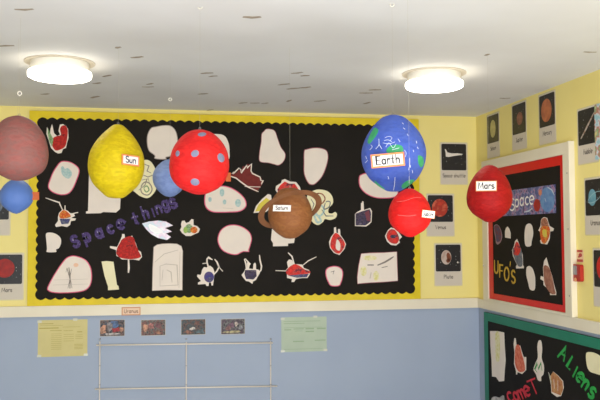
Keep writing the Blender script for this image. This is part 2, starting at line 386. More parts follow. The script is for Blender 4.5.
# ------------------------------------------------------------------ paper cut-outs
BACK.h = RIGHT.h = .0115
T0 = BTH+.0004
def shrink(pts, k, dx=0, dy=0):
    cx = sum(p[0] for p in pts)/len(pts); cy = sum(p[1] for p in pts)/len(pts)
    return [(cx+dx+(x-cx)*k, cy+dy+(y-cy)*k) for x, y in pts]
def inset(pts, d):
    a = 0; k = len(pts); P = [Vector(p) for p in pts]
    for i in range(k): a += P[i-1].x*P[i].y-P[i].x*P[i-1].y
    s = 1 if a > 0 else -1; out = []
    for i in range(k):
        e = (P[(i+1) % k]-P[i-1]); e.normalize(); out.append((P[i].x-e.y*d*s, P[i].y+e.x*d*s))
    return out
def cut(pl, name, outline, label, cat='paper cut-out', group=None, base=WHITE, edge=None, ew=.006, sm=True, marks=(), lines=(), thick=.0012, lift=0):
    """a cut-out in its own paper: outline in photo pixels carried onto the wall plane; marks are coloured shapes drawn on it,
    lines are paper strips or pen lines: (material, width m, points, 'paper'|'pen')"""
    P = [pl.hit(*p) for p in (smooth(outline) if sm else outline)]
    cu = sum(p[0] for p in P)/len(P); cv = sum(p[1] for p in P)/len(P)
    a = T0+lift; b = a+thick
    t = empty(name, pl.pt(cu, cv, 0), label, cat, group)
    bm = bmesh.new(); prism(bm, pl, P, a, b)
    for m, w, pts, k in lines:
        if k == 'paper': strip(bm, pl, [pl.hit(*p) for p in pts], w, a-.0002, b+.0001)
    link('paper', bm, edge or base, t)
    z = b
    if edge:
        bm = bmesh.new(); prism(bm, pl, inset(P, ew), z+.0001, z+.0005); link('drawing_sheet', bm, base, t); z += .0006
    for i, (m, pts, s) in enumerate(marks):
        if group in (GR, GG, GA): pts = shrink(pts, 1.12 if group == GA else 1.25)
        bm = bmesh.new(); prism(bm, pl, [pl.hit(*p) for p in (smooth(pts, 3) if s else pts)], z+.0002+i*.0003, z+.0004+i*.0003); link('coloured_drawing', bm, m, t)
    z += .0003*len(marks)
    for i, (m, w, pts, k) in enumerate([l for l in lines if l[3] == 'pen']):
        bm = bmesh.new(); strip(bm, pl, [pl.hit(*p) for p in pts], w, z+.0003, z+.0005+i*.00003)
        link('pen_line', bm, m, t)
    return t
RED = mat('red_crayon', (196, 36, 30), 0.7, [(150, 26, 24), (200, 44, 34), (120, 24, 26)], 45)
RED2 = mat('bright_red_crayon', (226, 56, 44), 0.7, [(190, 40, 40), (210, 80, 70), (110, 40, 54)], 45, ramp=(.4, .62))
DRED = mat('dark_red_felt', (122, 46, 40), 0.8, (108, 38, 36), 60)
GREEN = mat('green_crayon', (110, 150, 84), 0.7, [(160, 180, 140), (80, 130, 70), (190, 196, 160)], 60)
OR = mat('orange_crayon', (216, 100, 34), 0.7, [(190, 70, 30), (226, 150, 60), (150, 60, 30)], 60)
BLU = mat('blue_crayon', (80, 84, 130), 0.7, [(60, 54, 92), (110, 112, 130), (60, 64, 96)], 60)
NAVY = mat('navy_crayon', (60, 54, 88), 0.7, [(84, 70, 88), (40, 38, 60), (110, 100, 116)], 60)
PURP = mat('purple_crayon', (90, 72, 110), 0.7, (60, 60, 130), 60)
TEAL = mat('pale_teal_crayon', (150, 186, 186), 0.7, (190, 206, 200), 90)
YEL = mat('yellow_crayon', (220, 200, 60), 0.7, (206, 190, 90), 60)
PYEL = mat('pale_yellow_crayon', (214, 206, 130), 0.7, (232, 224, 190), 60)
PENG = mat('grey_pencil', (134, 124, 116), 0.7)
PENL = mat('faint_pencil', (196, 184, 170), 0.7)
GREYC = mat('grey_blue_crayon', (120, 124, 130), 0.7, (90, 94, 104), 60)
BROWN = mat('brown_crayon', (160, 96, 66), 0.7, [(120, 66, 50), (190, 130, 100), (110, 60, 46)], 60)
GR = 'cut-outs on the red bordered noticeboard'; GG = 'cut-outs on the green bordered noticeboard'
GA = 'alien drawings on the back display board'; GP = 'plain paper shapes on the back display board'; GK = 'pink edged drawings on the back display board'
A = 'alien drawing'
# --- back board, left to right
cut(BACK, 'alien_cutout', [(47,127),(46.5,134),(49,141),(51,148),(55,152),(58,153.5),(61.5,153),(63,149),(66,148),(67,143),(68.5,138),(68,129),(66,126),(63,124),(60,124.5),(59,128),(58.5,131),(60,134.5),(57,136),(54,133),(53,128),(52,124),(50.5,129),(50,134)],
    'red cut-out alien with pale green raised arm, topmost at the left of the back board', A, GA, sm=False,
    marks=[(RED, [(54,138),(58,136),(61,135),(60,130),(62,127),(65,127),(67,131),(66.5,138),(65,145),(61,148),(56,149),(53,144)], True), (GREEN, [(48,129),(50,133),(53,139),(52,146),(49.5,141),(48,135)], False)])
cut(BACK, 'paper_shape', [(60,162),(66,161),(72,162.5),(78,167),(79.5,172),(77,180),(73,189),(68,194),(60,195),(52,192),(48,187),(50,179),(54,170)],
    'slanting pink-edged lozenge of white paper with small teal scribble, left of the yellow ball', 'paper drawing', GK, edge=PINK, ew=.005,
    marks=[(TEAL, [(61,168),(63,166),(65,169),(68,168),(72,173),(70,178),(66,178),(62,174)], True)])
cut(BACK, 'alien_cutout', [(59,213),(62,210),(65,209.5),(68,211),(70,213),(74,214),(75,216),(71,218),(76,218.5),(75,220.5),(71,221),(70,225),(67,227),(62,226),(56,227),(55,225),(58,221),(58,217)],
    'small cut-out alien with orange and blue body and one long bent feeler', A, GA, sm=False,
    marks=[(OR, [(60,214),(64,210.5),(69,214),(69.5,217),(61,218)], True), (BLU, [(60,219),(70,219),(68,223.5),(62,224)], False)],
    lines=[(WHITE, .006, [(63,211),(60,204.5),(59.3,202.5),(53,200.5),(46,198)], 'paper'), (WHITE, .008, [(65,212),(65,206)], 'paper'), (WHITE, .008, [(71,214),(77.5,212.5)], 'paper')])
cut(BACK, 'paper_shape', [(46,234),(50,232.5),(56,234),(60.5,238),(61,243),(59,248),(56,249.5),(56,252),(47,252),(47,249),(46.5,242)],
    'small blank white paper blob at the far left of the board', 'paper shape', GP)
cut(BACK, 'paper_shape', [(48.5,291),(47.5,287),(55,273),(64,260),(70,256),(77,256),(86,260),(91,268),(92,278),(90,286),(84,291),(70,293),(55,293)],
    'large pink-edged rounded triangle with thin pencil figure, lower left of the board', 'paper drawing', GK, edge=PINK, ew=.005,
    marks=[(mat('pale_peach_crayon', (232, 190, 160)), ell(76,265,2.5,2,10), True)],
    lines=[(PENG, .007, [(69,268),(70,276),(70,288)], 'pen'), (PENG, .004, [(68,288),(70,279),(67,268),(66,272)], 'pen'), (PENG, .004, [(72,288),(70,277),(71.5,269)], 'pen'), (PENL, .003, [(54,280),(88,279)], 'pen'), (PENL, .003, [(53,285),(88,284)], 'pen')])
cut(BACK, 'paper_shape', [(89,172),(88.5,195),(88,211),(86,211.5),(86,213.5),(101,213.2),(103,212),(116,212.5),(120,209),(120.5,200),(120,172)],
    'blank white square of paper hanging behind and below the yellow ball', 'paper shape', GP, sm=False)
cut(BACK, 'paper_shape', [(101.5,261.5),(107,261),(113.5,261.8),(115,272),(117,285),(118.5,286),(119,289.5),(108,290.2),(108,286.5),(104.5,276)],
    'narrow blank cream paper strip flaring at its foot, below the red alien', 'paper shape', GP, sm=False, base=CREAM)
cut(BACK, 'alien_cutout', [(122,236),(122,234),(124.5,234),(125,238),(130,237),(132,235.5),(134,239),(136,244),(138,250),(141,252),(142,257),(139,260.5),(134,259.5),(122,259.5),(119,257),(116.5,256),(116,250),(110,248),(110,246),(117,247),(120,241)],
    'cut-out alien with large bright red bell-shaped body on one white leg', A, GA, sm=False,
    marks=[(RED, [(123,240),(129,237.5),(133,239),(135,245),(138,252),(139.5,256),(132,258),(122,257),(118,254),(118,249),(121,243)], True)],
    lines=[(WHITE, .011, [(128.5,259),(128.8,268),(128.5,272)], 'paper'), (INK, .003, [(128,241),(131,242)], 'pen')])
cut(BACK, 'paper_shape', [(144,160),(150,161),(155,168),(157.5,178),(157,186),(154,193),(148,198),(141,196.5),(136,193),(132,188),(132,172),(138,163)],
    'round white paper with swirling pencil pattern between the yellow and blue balls', 'paper drawing', GK, base=CREAM,
    lines=[(PENG, .005, [(144,164),(149,166),(147,171),(151,173)], 'pen'), (PENG, .005, [(143,175),(148,177),(153,175),(154,181)], 'pen'), (PENG, .006, smooth([(141,187),(145,182),(150,184),(152,190),(148,195),(142,193)]), 'pen'), (GREEN, .006, smooth([(144,188),(147,186),(149,190),(146,192)]), 'pen'), (PENG, .004, [(148,178),(150,185)], 'pen'), (PENG, .005, [(142,180),(147,179),(145,185),(139,190)], 'pen')])
cut(BACK, 'paper_shape', [(151,128),(156,126.5),(163,125.3),(170,125.5),(175,129.5),(177.5,137),(177.5,146),(174,153),(170,156.5),(166,157.5),(166,159.5),(155,158.8),(154.5,155.5),(149,151),(147,144),(147.3,135)],
    'blank white rounded paper shape above the blue ball, left of the spotted red ball', 'paper shape', GP, edge=BEIGEE, ew=.004)
cut(BACK, 'paper_shape', [(205,136),(214,134),(224,135.5),(228.5,143),(229.5,152),(228,160),(215,161),(206,150)],
    'blank white paper peeping out behind the right shoulder of the spotted red ball', 'paper shape', GP)
cut(BACK, 'paper_shape', [(153.5,247),(157,244.5),(162,243.6),(170,243.3),(177,243.7),(181.5,246),(183,251),(182.7,270),(182.5,290.3),(167,290.3),(152,290.8),(152.5,268)],
    'tall white tombstone-shaped paper with faint pencil box, under the silver rocket', 'paper drawing', GP, sm=False, edge=BEIGEE, ew=.003,
    lines=[(PENL, .004, [(160,286),(160,266),(166,264),(177,265),(178,285),(160,286)], 'pen'), (PENL, .005, [(162,280),(163,270)], 'pen'), (PENL, .006, [(172,282),(171,272),(167,270)], 'pen'), (PENL, .004, [(155,262),(164,254),(178,250)], 'pen'), (PENL, .004, [(179,288),(180,252)], 'pen')])
# holographic rocket
HOLO = mat('holographic_silver_film', (236, 238, 240), 0.25, [(190, 214, 224), (226, 200, 220), (240, 240, 244), (190, 220, 200)], 16, ramp=(.3, .7), spec=0.5)
HOLO2 = mat('pink_holographic_film', (226, 190, 206), 0.25, [(206, 214, 226), (240, 230, 236)], 24, spec=0.5)
t = cut(BACK, 'rocket_cutout', [(142,223.5),(149,221.5),(158,220.5),(166,221.5),(173,225.5),(165,228),(172,231.5),(166,233.5),(171,237),(167,240),(158,238),(151,234),(146,229)],
    'shiny silver holographic rocket cut-out with three pointed tail fins, below the purple lettering', 'rocket', base=HOLO, sm=False,
    marks=[(HOLO2, [(158,222),(166,222.5),(171.5,225.5),(163,227)], False), (HOLO2, [(160,230),(171,231.5),(164,233)], False), (mat('white_foil', (246, 246, 246), .3), [(149,224),(157,227),(163,232),(156,233),(150,230)], True)])
cut(BACK, 'alien_cutout', [(181,224),(182,221),(184.5,220.5),(186,223),(189,222),(191.5,219),(193.5,219.5),(193.5,225),(197,226),(200,229),(198.5,232.5),(195,234),(191,236),(186,236),(182,233),(180,230),(181.5,227)],
    'small cut-out alien coloured green and orange, right of the silver rocket', A, GA, sm=False,
    marks=[(GREEN, ell(189,228.5,3.5,4,12), False), (OR, ell(194,230,3.2,3,12), False), (mat('lime_crayon', (150, 180, 90)), ell(185.5,230,2,3,10), False)])
cut(BACK, 'alien_cutout', [(204,267),(207,267.5),(210,265.5),(213,268),(214.5,272),(214,278),(213,285.5),(211.5,285.5),(211,282.5),(209,282.5),(208.5,286),(206.5,286),(205.5,284),(198,284.5),(198,282.5),(201,281),(197,276.5),(197.5,274.5),(201,275),(202,270)],
    'cut-out alien with small purple body, white wing and two looping white feelers', A, GA, sm=False,
    marks=[(PURP, ell(209,277,4.4,4.8,14), True), (BLU, ell(210,279,2,2,10), False)],
    lines=[(WHITE, .008, [(212,273),(208,266),(207,262),(207,259),(208.5,257.5),(212,259.5)], 'paper'), (WHITE, .007, [(208,267),(203,271),(201,275)], 'paper'), (WHITE, .007, [(207.5,263),(203,263.5)], 'paper'), (WHITE, .008, [(213.5,275),(217,271),(219,267),(217,262),(215,259.5)], 'paper'), (WHITE, .007, [(218,266),(222.5,271)], 'paper')])
cut(BACK, 'alien_cutout', [(245,269.5),(247,267),(247,262),(250,264),(249,268.5),(253,269),(253.5,264),(255,262.5),(256,264),(256,269),(259,270),(260,273),(257.5,277),(256,280),(253,281.5),(252.5,284),(249,281.5),(246,281),(243.5,278),(241.5,275),(244,272)],
    'cut-out alien with dark square body between two raised white arms, lower middle of the board', A, GA, sm=False,
    marks=[(NAVY, [(245.5,270.5),(255.5,270.5),(256,276),(253,279),(246.5,278.5),(245,274)], False)],
    lines=[(WHITE, .008, [(246.5,270),(246,264),(244.5,259.5)], 'paper'), (WHITE, .008, [(245.5,259),(250,264),(247,268)], 'paper'), (WHITE, .008, [(257,275),(261,270),(261.5,266),(260,260),(259.5,255.5)], 'paper')])
cut(BACK, 'alien_cutout', [(286,270),(288,267.5),(287,262),(289,259.5),(292,260),(293.5,262.5),(295,264),(302,264.5),(304,268),(309,270),(310,274),(307.5,278),(302,278),(296,279),(294,282),(291.5,282),(292,279),(287,278),(287,274.5)],
    'cut-out alien with flat red and blue body and three spiky white feelers', A, GA, sm=False,
    marks=[(RED2, [(287.5,270.5),(294,265),(299,266),(304,269.5),(308.5,271),(308.5,273),(300,274),(290,275)], True), (BLU, [(289,275.5),(300,274.5),(308,274),(306,277),(297,277.5)], False)],
    lines=[(WHITE, .007, [(287,271),(276,270.6)], 'paper'), (WHITE, .008, [(294,263),(292,256.5),(288.5,253)], 'paper'), (WHITE, .006, [(302,266),(308,261),(316,257)], 'paper')])
cut(BACK, 'paper_shape', [(264,131),(266,129),(270,128.8),(275,131),(278,139),(281,147),(285.5,154),(284,161),(279,165.3),(274,164.5),(268,163),(262,162.5),(259,160),(259.5,151),(261,142),(261.5,134)],
    'blank pear-shaped white paper near the top of the board above the dark red alien', 'paper shape', GP, edge=MAROONE, ew=.003)
cut(BACK, 'alien_cutout', [(230,176),(234,172),(237,173),(238,170),(241,170.5),(243,166),(246,166.5),(247,164),(251,164.5),(251,168),(252,172),(257,175),(261,177),(262,180),(263.5,182),(261,186),(257,192),(248,188),(242,184),(238,180)],
    'dark red cut-out creature with ragged white-edged crest beside the spotted red ball', A, GA, sm=False, base=DRED,
    lines=[(WHITE, .006, [(232,173.5),(234,172),(233,174),(239,168),(241,170),(241,173),(247,165),(247,168),(251.5,164),(251,171),(252.5,173.5),(260,177),(261,180.5),(263,180.5),(261.5,184)], 'pen'), (WHITE, .007, [(229.5,176),(236,178),(241,182),(248,187),(258,191.5)], 'pen'), (WHITE, .006, [(245,186.5),(260,187)], 'pen')])
cut(BACK, 'paper_shape', [(205,194),(210,189),(218,186),(226,186),(234,189),(242,195),(246,201),(246,207),(240,211.5),(228,212.5),(215,212.5),(208,210),(204.5,204)],
    'pink-edged dome of white paper with four teal blobs under the spotted red ball', 'paper drawing', GK, edge=PINK, ew=.0055,
    marks=[(TEAL, ell(222,192.5,2.3,4,12), False), (TEAL, ell(210,199.5,1.8,2.5,10), False), (TEAL, ell(238,203,3,4,12), False), (TEAL, ell(224.5,202,1.8,2.5,10), False)],
    lines=[(PENL, .003, [(223,208),(233,208.5)], 'pen')])
cut(BACK, 'paper_shape', [(217.5,240),(220,231),(226,226),(233.5,224.5),(242,226.5),(249.5,232),(252,239),(250,247),(249,250),(249,252),(243,252),(236,255),(228,253.5),(221,249)],
    'plain white disc of paper with pink edge in the middle of the board', 'paper drawing', GK, edge=PINK, ew=.005)
cut(BACK, 'paper_shape', [(304,151),(307,149),(314,147.6),(322,148.2),(327,151),(328.3,158),(326,168),(322,177),(316,183.5),(312,185),(308,183),(304,174),(303.7,163)],
    'blank tapering white paper shape above and right of the brown ringed ball', 'paper shape', GP, edge=MAROONE, ew=.004)
cut(BACK, 'alien_cutout', [(253.5,213),(256,206),(262,199),(268,194),(271,195),(272,202),(276,205),(266,212)],
    'yellow cut-out alien mostly hidden behind the left side of the brown ringed ball', A, GA, sm=False, marks=[(YEL, [(256,211),(259,204.5),(266,198.5),(272,203),(263,210)], False)])
cut(BACK, 'alien_cutout', [(275.5,190),(276,186),(281,183),(282,180),(285,179),(290,181.5),(296,182),(300,187),(301,192),(278,194)],
    'red cut-out alien peeping over the top of the brown ringed ball', A, GA, sm=False, marks=[(RED2, [(278.5,189),(281,185.5),(285,182),(289,184),(294,184),(297,188.5),(297,191),(279,192)], False)])
cut(BACK, 'paper_shape', [(272,229),(271,240),(273,243),(273,246.3),(288,246),(288,243.5),(294,243),(295,237),(293,229)],
    'white cup-shaped paper showing below the brown ringed ball', 'paper shape', GP, sm=False)
cut(BACK, 'alien_cutout', [(307,197),(311,192),(318,189.5),(327,191),(332,196),(333,203),(329,208),(328.5,212.5),(332,213.5),(335,212),(337,214),(335.5,218),(330,220),(325,219),(323,222),(318,225),(313,222.5),(310,217),(311,208)],
    'white octopus cut-out with curling pen lines, right of the brown ringed ball', A, GA, base=CREAM,
    lines=[(TEAL, .01, smooth([(317,205),(322,206),(324,211),(320,216),(316,213)]), 'pen'), (BROWN, .007, smooth([(316,194),(322,194),(325,199),(321,204),(317,200)]), 'pen'), (GREYC, .006, smooth([(326,202),(330,202),(329,207),(324,209)]), 'pen'), (GREYC, .006, [(322,210),(326,216),(333,216)], 'pen'), (TEAL, .012, smooth([(314,214),(318,216),(321,221),(317,222)]), 'pen'), (GREYC, .005, [(311,199),(314,204),(312,210)], 'pen')])
cut(BACK, 'alien_cutout', [(361,203),(363.5,202),(364,210),(370,208),(372,211),(371.5,222),(369,224.5),(366,226.5),(355,226),(355,214),(357,212),(361,210)],
    'boxy navy and purple cut-out alien with a single upright feeler', A, GA, sm=False,
    marks=[(NAVY, [(356.5,214),(362,212),(369,210),(370.3,213),(370,221),(365.5,224.5),(356.5,224.5)], False), (mat('wine_crayon', (120, 62, 74), .7), [(365,213),(369,210.5),(370,221),(367,220)], False)],
    lines=[(WHITE, .01, [(362.3,212),(362.8,202)], 'paper')])
cut(BACK, 'alien_cutout', [(334,227.5),(336,227),(336.5,233),(338,233),(338,229),(340,229),(340.5,235),(344,240),(346,244),(344.5,249),(342,252),(339.5,255),(334,253),(330,248),(329,242),(331,237),(334,233)],
    'drop-shaped red and white cut-out alien with two short horns', A, GA, sm=False,
    marks=[(RED2, [(333,237),(336,234),(340,237),(344,243),(343,248),(339,252.5),(334,250.5),(331,245)], True), (WHITE, [(337,240),(340,244),(339.5,250),(336,248)], True)])
cut(BACK, 'paper_shape', [(359,177),(362,174),(368,173),(376,176),(388,183),(397,189),(398,194),(394,197.5),(384,198.5),(374,197.5),(365,193),(359.5,186)],
    'pink-edged white paper drawing mostly hidden under the blue and green globe', 'paper drawing', GK, edge=PINK, ew=.005)
cut(BACK, 'alien_cutout', [(385,236),(388,230),(391,227.5),(396,229),(400,234),(402,237),(399,240),(400,242.5),(396,245.5),(391,245),(387,241.5)],
    'small red cut-out alien tucked under the plain red ball over the board', A, GA, sm=False,
    marks=[(RED2, [(387,236),(390,230.5),(395,231),(398.5,238),(396,243),(390,241.5)], True), (NAVY, ell(393,236.5,2.6,1.6,10), False)])
cut(BACK, 'paper_shape', [(325.5,271),(328,267.5),(333,266),(338.5,266.5),(342.5,270),(343,276),(341.5,282),(339,286),(331,286),(328,282),(326,277)],
    'small pink-edged white disc with tiny pencil squiggle near the bottom of the board', 'paper drawing', GK, edge=PINK, ew=.005,
    lines=[(PENG, .005, [(331,272),(334,271),(333,274)], 'pen')])
cut(BACK, 'paper_shape', [(361,253.5),(370,252.6),(384,252.3),(397,251.5),(397.5,265),(398,281),(384,282.3),(370,283),(357.5,284),(357,277),(358.5,265)],
    'large oblong white sheet with yellow and grey scribbles, lower right of the board', 'paper drawing', GP, sm=False, edge=MAROONE, ew=.003,
    marks=[(PYEL, ell(363.5,271,3.2,5,12), True), (PYEL, ell(370,258,7,2.5,12), False), (PYEL, ell(376,276,3,5,12), False)],
    lines=[(PENG, .010, [(368,265),(373,265)], 'pen'), (PENG, .010, [(378,265),(385,262),(390,259),(393,257)], 'pen'), (PENG, .007, [(382,267.5),(387,266.5)], 'pen'), (PENL, .008, [(370,278),(371,273)], 'pen')])

# --- lettering on the boards: every letter is a separate cut-out
PUR = mat('purple_glitter_foil', (58, 38, 92), 0.5, [(70, 50, 106), (92, 74, 130), (230, 228, 236)], 130, spec=0.25, ramp=(.42, .76), detail=2)  # glitter flecks, their white sparkle put into the colour
def letter(pl, ch, cx, cy, rx, ry, ux, uy, wt, m, name, label, group, lift=0):
    """one letter; r and u are the photo vectors of its 1-wide and 1-high directions, carried onto the wall plane"""
    w = G[ch][0]; lowk = ch in 'acenosmur'
    hc = .3 if lowk else (.15 if ch in 'pgy' else .5)
    if ch == "'": hc = .87
    bm = bmesh.new(); cu, cv = pl.hit(cx, cy)
    for i, st in enumerate(G[ch][1]):
        q = [pl.hit(cx+(a-w/2)*rx+(b-hc)*ux, cy+(a-w/2)*ry+(b-hc)*uy) for a, b in st]
        strip(bm, pl, q, wt, T0+lift+i*.00008, T0+lift+.0015+i*.00008)
    o = link(name, bm, m, loc=pl.pt(cu, cv, 0))
    return meta(o, label, 'letter', group)
GL = 'purple glitter letters on the back board'
for ch, x, y, h, wt, lb in (('S', 75, 241.5, 11, .017, 'purple glitter capital S, lowest and leftmost of the slanting title'), ('p', 87.5, 239.5, 13, .017, 'purple glitter letter p, second letter of the slanting title'),
        ('a', 99.5, 233.5, 13, .018, 'purple glitter letter a in the first word of the slanting title'), ('c', 110.5, 229.3, 12, .017, 'purple glitter letter c in the first word of the slanting title'),
        ('e', 121, 224.5, 13, .017, 'purple glitter letter e, just above the red bell-shaped alien'), ('t', 135, 218.5, 11, .017, 'purple glitter letter t just left of the silver rocket nose'),
        ('h', 145, 212.5, 12, .015, 'purple glitter letter h above the silver rocket nose'), ('i', 153, 212, 9, .013, 'purple glitter letter i, narrowest of the slanting title'),
        ('n', 158.8, 209.5, 12, .014, 'purple glitter letter n under the blue ball'), ('g', 166, 206.5, 12, .014, 'purple glitter letter g, last but one of the slanting title'), ('s', 173.2, 203.5, 15, .016, 'purple glitter small s ending the slanting title at upper right')):
    a = math.radians(19)
    letter(BACK, ch, x, y, h*math.cos(a), -h*math.sin(a), -h*math.sin(a), -h*math.cos(a), wt*1.08, PUR, 'glitter_letter', lb, GL)
YLT = mat('mustard_yellow_card', (206, 168, 52), 0.5, (190, 150, 44), 30)
for ch, x, y, w, h, lb in (('U', 496.3, 267, 7, 12, 'mustard yellow capital U on the red bordered noticeboard'), ('F', 501, 271, 7, 12, 'mustard yellow capital F on the red bordered noticeboard'),
        ('O', 506.6, 274, 7.6, 13, 'mustard yellow capital O on the red bordered noticeboard'), ("'", 510.2, 264, 6, 14, 'mustard yellow apostrophe on the red bordered noticeboard'), ('s', 513.3, 277, 10, 21, 'mustard yellow letter s ending the word on the red bordered noticeboard')):
    letter(RIGHT, ch, x, y, w, w*.14, 0, -h, .011, YLT, 'card_letter', lb, 'yellow letters on the red bordered noticeboard')
GRT = mat('bright_green_card', (44, 166, 70), 0.5, (36, 150, 62), 30)
for ch, x, y, w, h, r, lb in (('A', 563.5, 353, 10, 12, 25, 'green capital A, highest letter on the green bordered noticeboard'), ('L', 570.5, 363, 8, 11, 30, 'green capital L on the green bordered noticeboard'), ('i', 575.5, 371, 9, 11, 25, 'green letter i on the green bordered noticeboard'),
        ('e', 580, 377.5, 12, 13, 30, 'green letter e on the green bordered noticeboard'), ('n', 585.5, 384.5, 12, 13, 30, 'green letter n on the green bordered noticeboard'), ('s', 592, 393, 14, 16, 30, 'green letter s, lowest of the green word')):
    a = math.radians(r)
    letter(RIGHT, ch, x, y, w*math.cos(a), w*(math.sin(a)+.2), h*math.sin(a), -h*math.cos(a), .016, GRT, 'card_letter', lb, 'green letters on the green bordered noticeboard')
RDT = mat('crimson_card', (206, 42, 56), 0.5, (190, 34, 48), 30)
for ch, x, y, w, h, lb in (('c', 510, 397, 11, 16, 'red letter c, lowest of the slanting red word'), ('o', 515.8, 396.3, 8, 14, 'red letter o in the slanting red word'), ('m', 521.3, 394.2, 8.5, 14, 'red letter m in the slanting red word'), ('e', 527, 391, 10, 15, 'red letter e in the slanting red word'), ('T', 533.5, 386.5, 12, 14, 'red capital T ending the slanting red word')):
    letter(RIGHT, ch, x, y, w, -w*.42, -h*.38, -h*.92, .014, RDT, 'card_letter', lb, 'red letters on the green bordered noticeboard')

# --- red bordered noticeboard
cut(RIGHT, 'alien_cutout', [(494,226),(497,224.5),(500,228),(502,235),(501,241),(498,244.5),(496,243),(495.5,239),(494.5,233)], 'dark red and blue cut-out alien just under the hanging red ball by the corner', A, GR, base=mat('mauve_paper', (150, 120, 124)), marks=[(mat('dark_wine_crayon', (112, 52, 56), .7, (70, 70, 100), 60), [(495,228),(498,227),(500.5,233),(500,239),(497,240),(496,234)], True)])
cut(RIGHT, 'paper_shape', [(505,231),(506,228),(507.5,226.5),(509.3,229),(510.5,233),(510.5,238.5),(505,237.5)], 'tiny white house-shaped paper on the red bordered noticeboard', 'paper shape', GR, sm=False)
cut(RIGHT, 'paper_shape', [(525.8,226),(529,223.5),(532,226),(533,234),(531.5,241),(530.5,246),(525.5,245.5),(524.5,235)], 'tall white oval paper beneath the word banner on the red bordered noticeboard', 'paper shape', GR)
cut(RIGHT, 'alien_cutout', [(541,220),(542,218.5),(544,217),(547,218),(548,222),(549.5,226),(553.8,228.5),(553,231),(550,231.5),(549.5,239),(547,244.5),(541,243.5),(540,240.5),(542.5,238),(540.5,232),(538.3,230.5),(540.5,226)], 'orange and yellow cut-out alien at upper right of the red bordered noticeboard', A, GR, sm=False, marks=[(BROWN, [(542,221),(546,219.5),(548,228),(543,229)], True), (OR, [(541.5,229),(548.5,228.5),(548.5,236),(545,242),(542,239)], True), (YEL, [(543,231),(546,230.5),(546.5,236),(544,236)], True)])
cut(RIGHT, 'alien_cutout', [(515,241),(517,239),(518.5,243),(520,247),(522.5,255),(522.8,265.5),(523.7,266),(523.7,268.3),(516,268.5),(516,266),(517,265),(513,256),(512,250),(514,246)], 'grey cut-out alien with red head standing on a white foot, above the yellow letters', A, GR, sm=False, marks=[(GREYC, [(514,250),(520,249),(521.5,257),(521.5,264),(518,264),(515,257)], True), (RED2, [(515,247),(517,243),(520,249),(518,254),(514.5,253)], True)])
cut(RIGHT, 'paper_shape', [(526.5,268),(529,266),(532,268),(534,273),(535,279),(534.5,289.7),(530,289.3),(528,282),(526.3,275)], 'blank leaning white paper shape low on the red bordered noticeboard', 'paper shape', GR)
cut(RIGHT, 'alien_cutout', [(544,261),(546.3,257.5),(548,264),(550,270),(552,276),(554,285),(556,292),(556,295),(550,295),(550,292),(547,288),(543.5,285),(543.5,281),(540.3,279),(540.8,276),(543.5,277),(543,268)], 'tall brown cut-out alien with pale ears at lower right of the red bordered noticeboard', A, GR, sm=False, marks=[(mat('tan_crayon', (172, 120, 98), .7, (140, 86, 68), 50), [(545,269),(549,270),(552,279),(553.5,287),(554.5,291),(550.5,291),(546,284),(545,277)], True)])
# word banner
q = [RIGHT.hit(555.3, 184.3), RIGHT.hit(555.3, 213), RIGHT.hit(497, 200)]
ub0, ub1, vb0, vb1 = q[2][0], q[0][0], q[1][1], q[0][1]
BANM = mat('blue_starry_print', (84, 92, 140), .4, [(70, 66, 118), (120, 134, 176), (176, 120, 150), (60, 70, 110)], 38, ramp=(.36, .64))
t = empty('word_banner', RIGHT.pt((ub0+ub1)/2, (vb0+vb1)/2, 0), 'blue space-themed title banner with white lettering at the top of the red bordered noticeboard', 'banner')
bm = bmesh.new(); prism(bm, RIGHT, [(ub0, vb0), (ub1, vb0), (ub1, vb1), (ub0, vb1)], T0, T0+.001); link('printed_sheet', bm, BANM, t)
def rb(px, py, n): u, v = RIGHT.hit(px, py); return u, v
def disc_on(pl, name, cx, cy, rx, ry, m, t, n0, n1, rot=0):
    P = [pl.hit(*p) for p in ell(cx, cy, rx, ry, 22, rot)]; bm = bmesh.new(); prism(bm, pl, P, n0, n1); return link(name, bm, m, t)
disc_on(RIGHT, 'blue_globe', 547.5, 199.5, 7.2, 12.5, mat('banner_blue', (86, 124, 178), .4, (110, 148, 190), 40), t, T0+.0011, T0+.0013)
disc_on(RIGHT, 'red_planet', 537, 205.3, 3.4, 6.3, mat('banner_red', (184, 44, 36), .4, (150, 34, 34), 40), t, T0+.0014, T0+.0016)
disc_on(RIGHT, 'orange_planet', 540.3, 192.6, 1.7, 3, mat('banner_orange', (206, 130, 100), .4), t, T0+.0014, T0+.0016)
for w_, q_ in ((.008, ((524.5,212),(529,211),(532,208.5))), (.007, ((548,187.5),(552,190),(554.3,195))), (.006, ((545,198.5),(546,201.5)))):
    bm = bmesh.new(); strip(bm, RIGHT, [RIGHT.hit(*p) for p in q_], w_, T0+.0014, T0+.0016)
    link('printed_streak', bm, mat('banner_pale', (196, 206, 214), .4), t)
bm = bmesh.new()
for ch, x, y, w, h in (('S', 512, 204.5, 9, 12), ('p', 517, 203.2, 8.5, 12.5), ('a', 522, 201.6, 8, 13), ('c', 527, 200.8, 8, 13), ('e', 531.8, 200, 8.6, 13)):
    gw = G[ch][0]; hc = .3 if ch != 'S' else .5
    for st in G[ch][1]:
        strip(bm, RIGHT, [RIGHT.hit(x+(a-gw/2)*w, y-(b-hc)*h-(a-gw/2)*w*.14) for a, b in st], .0085, T0+.0017, T0+.0019)
link('lettering', bm, LABELP, t)

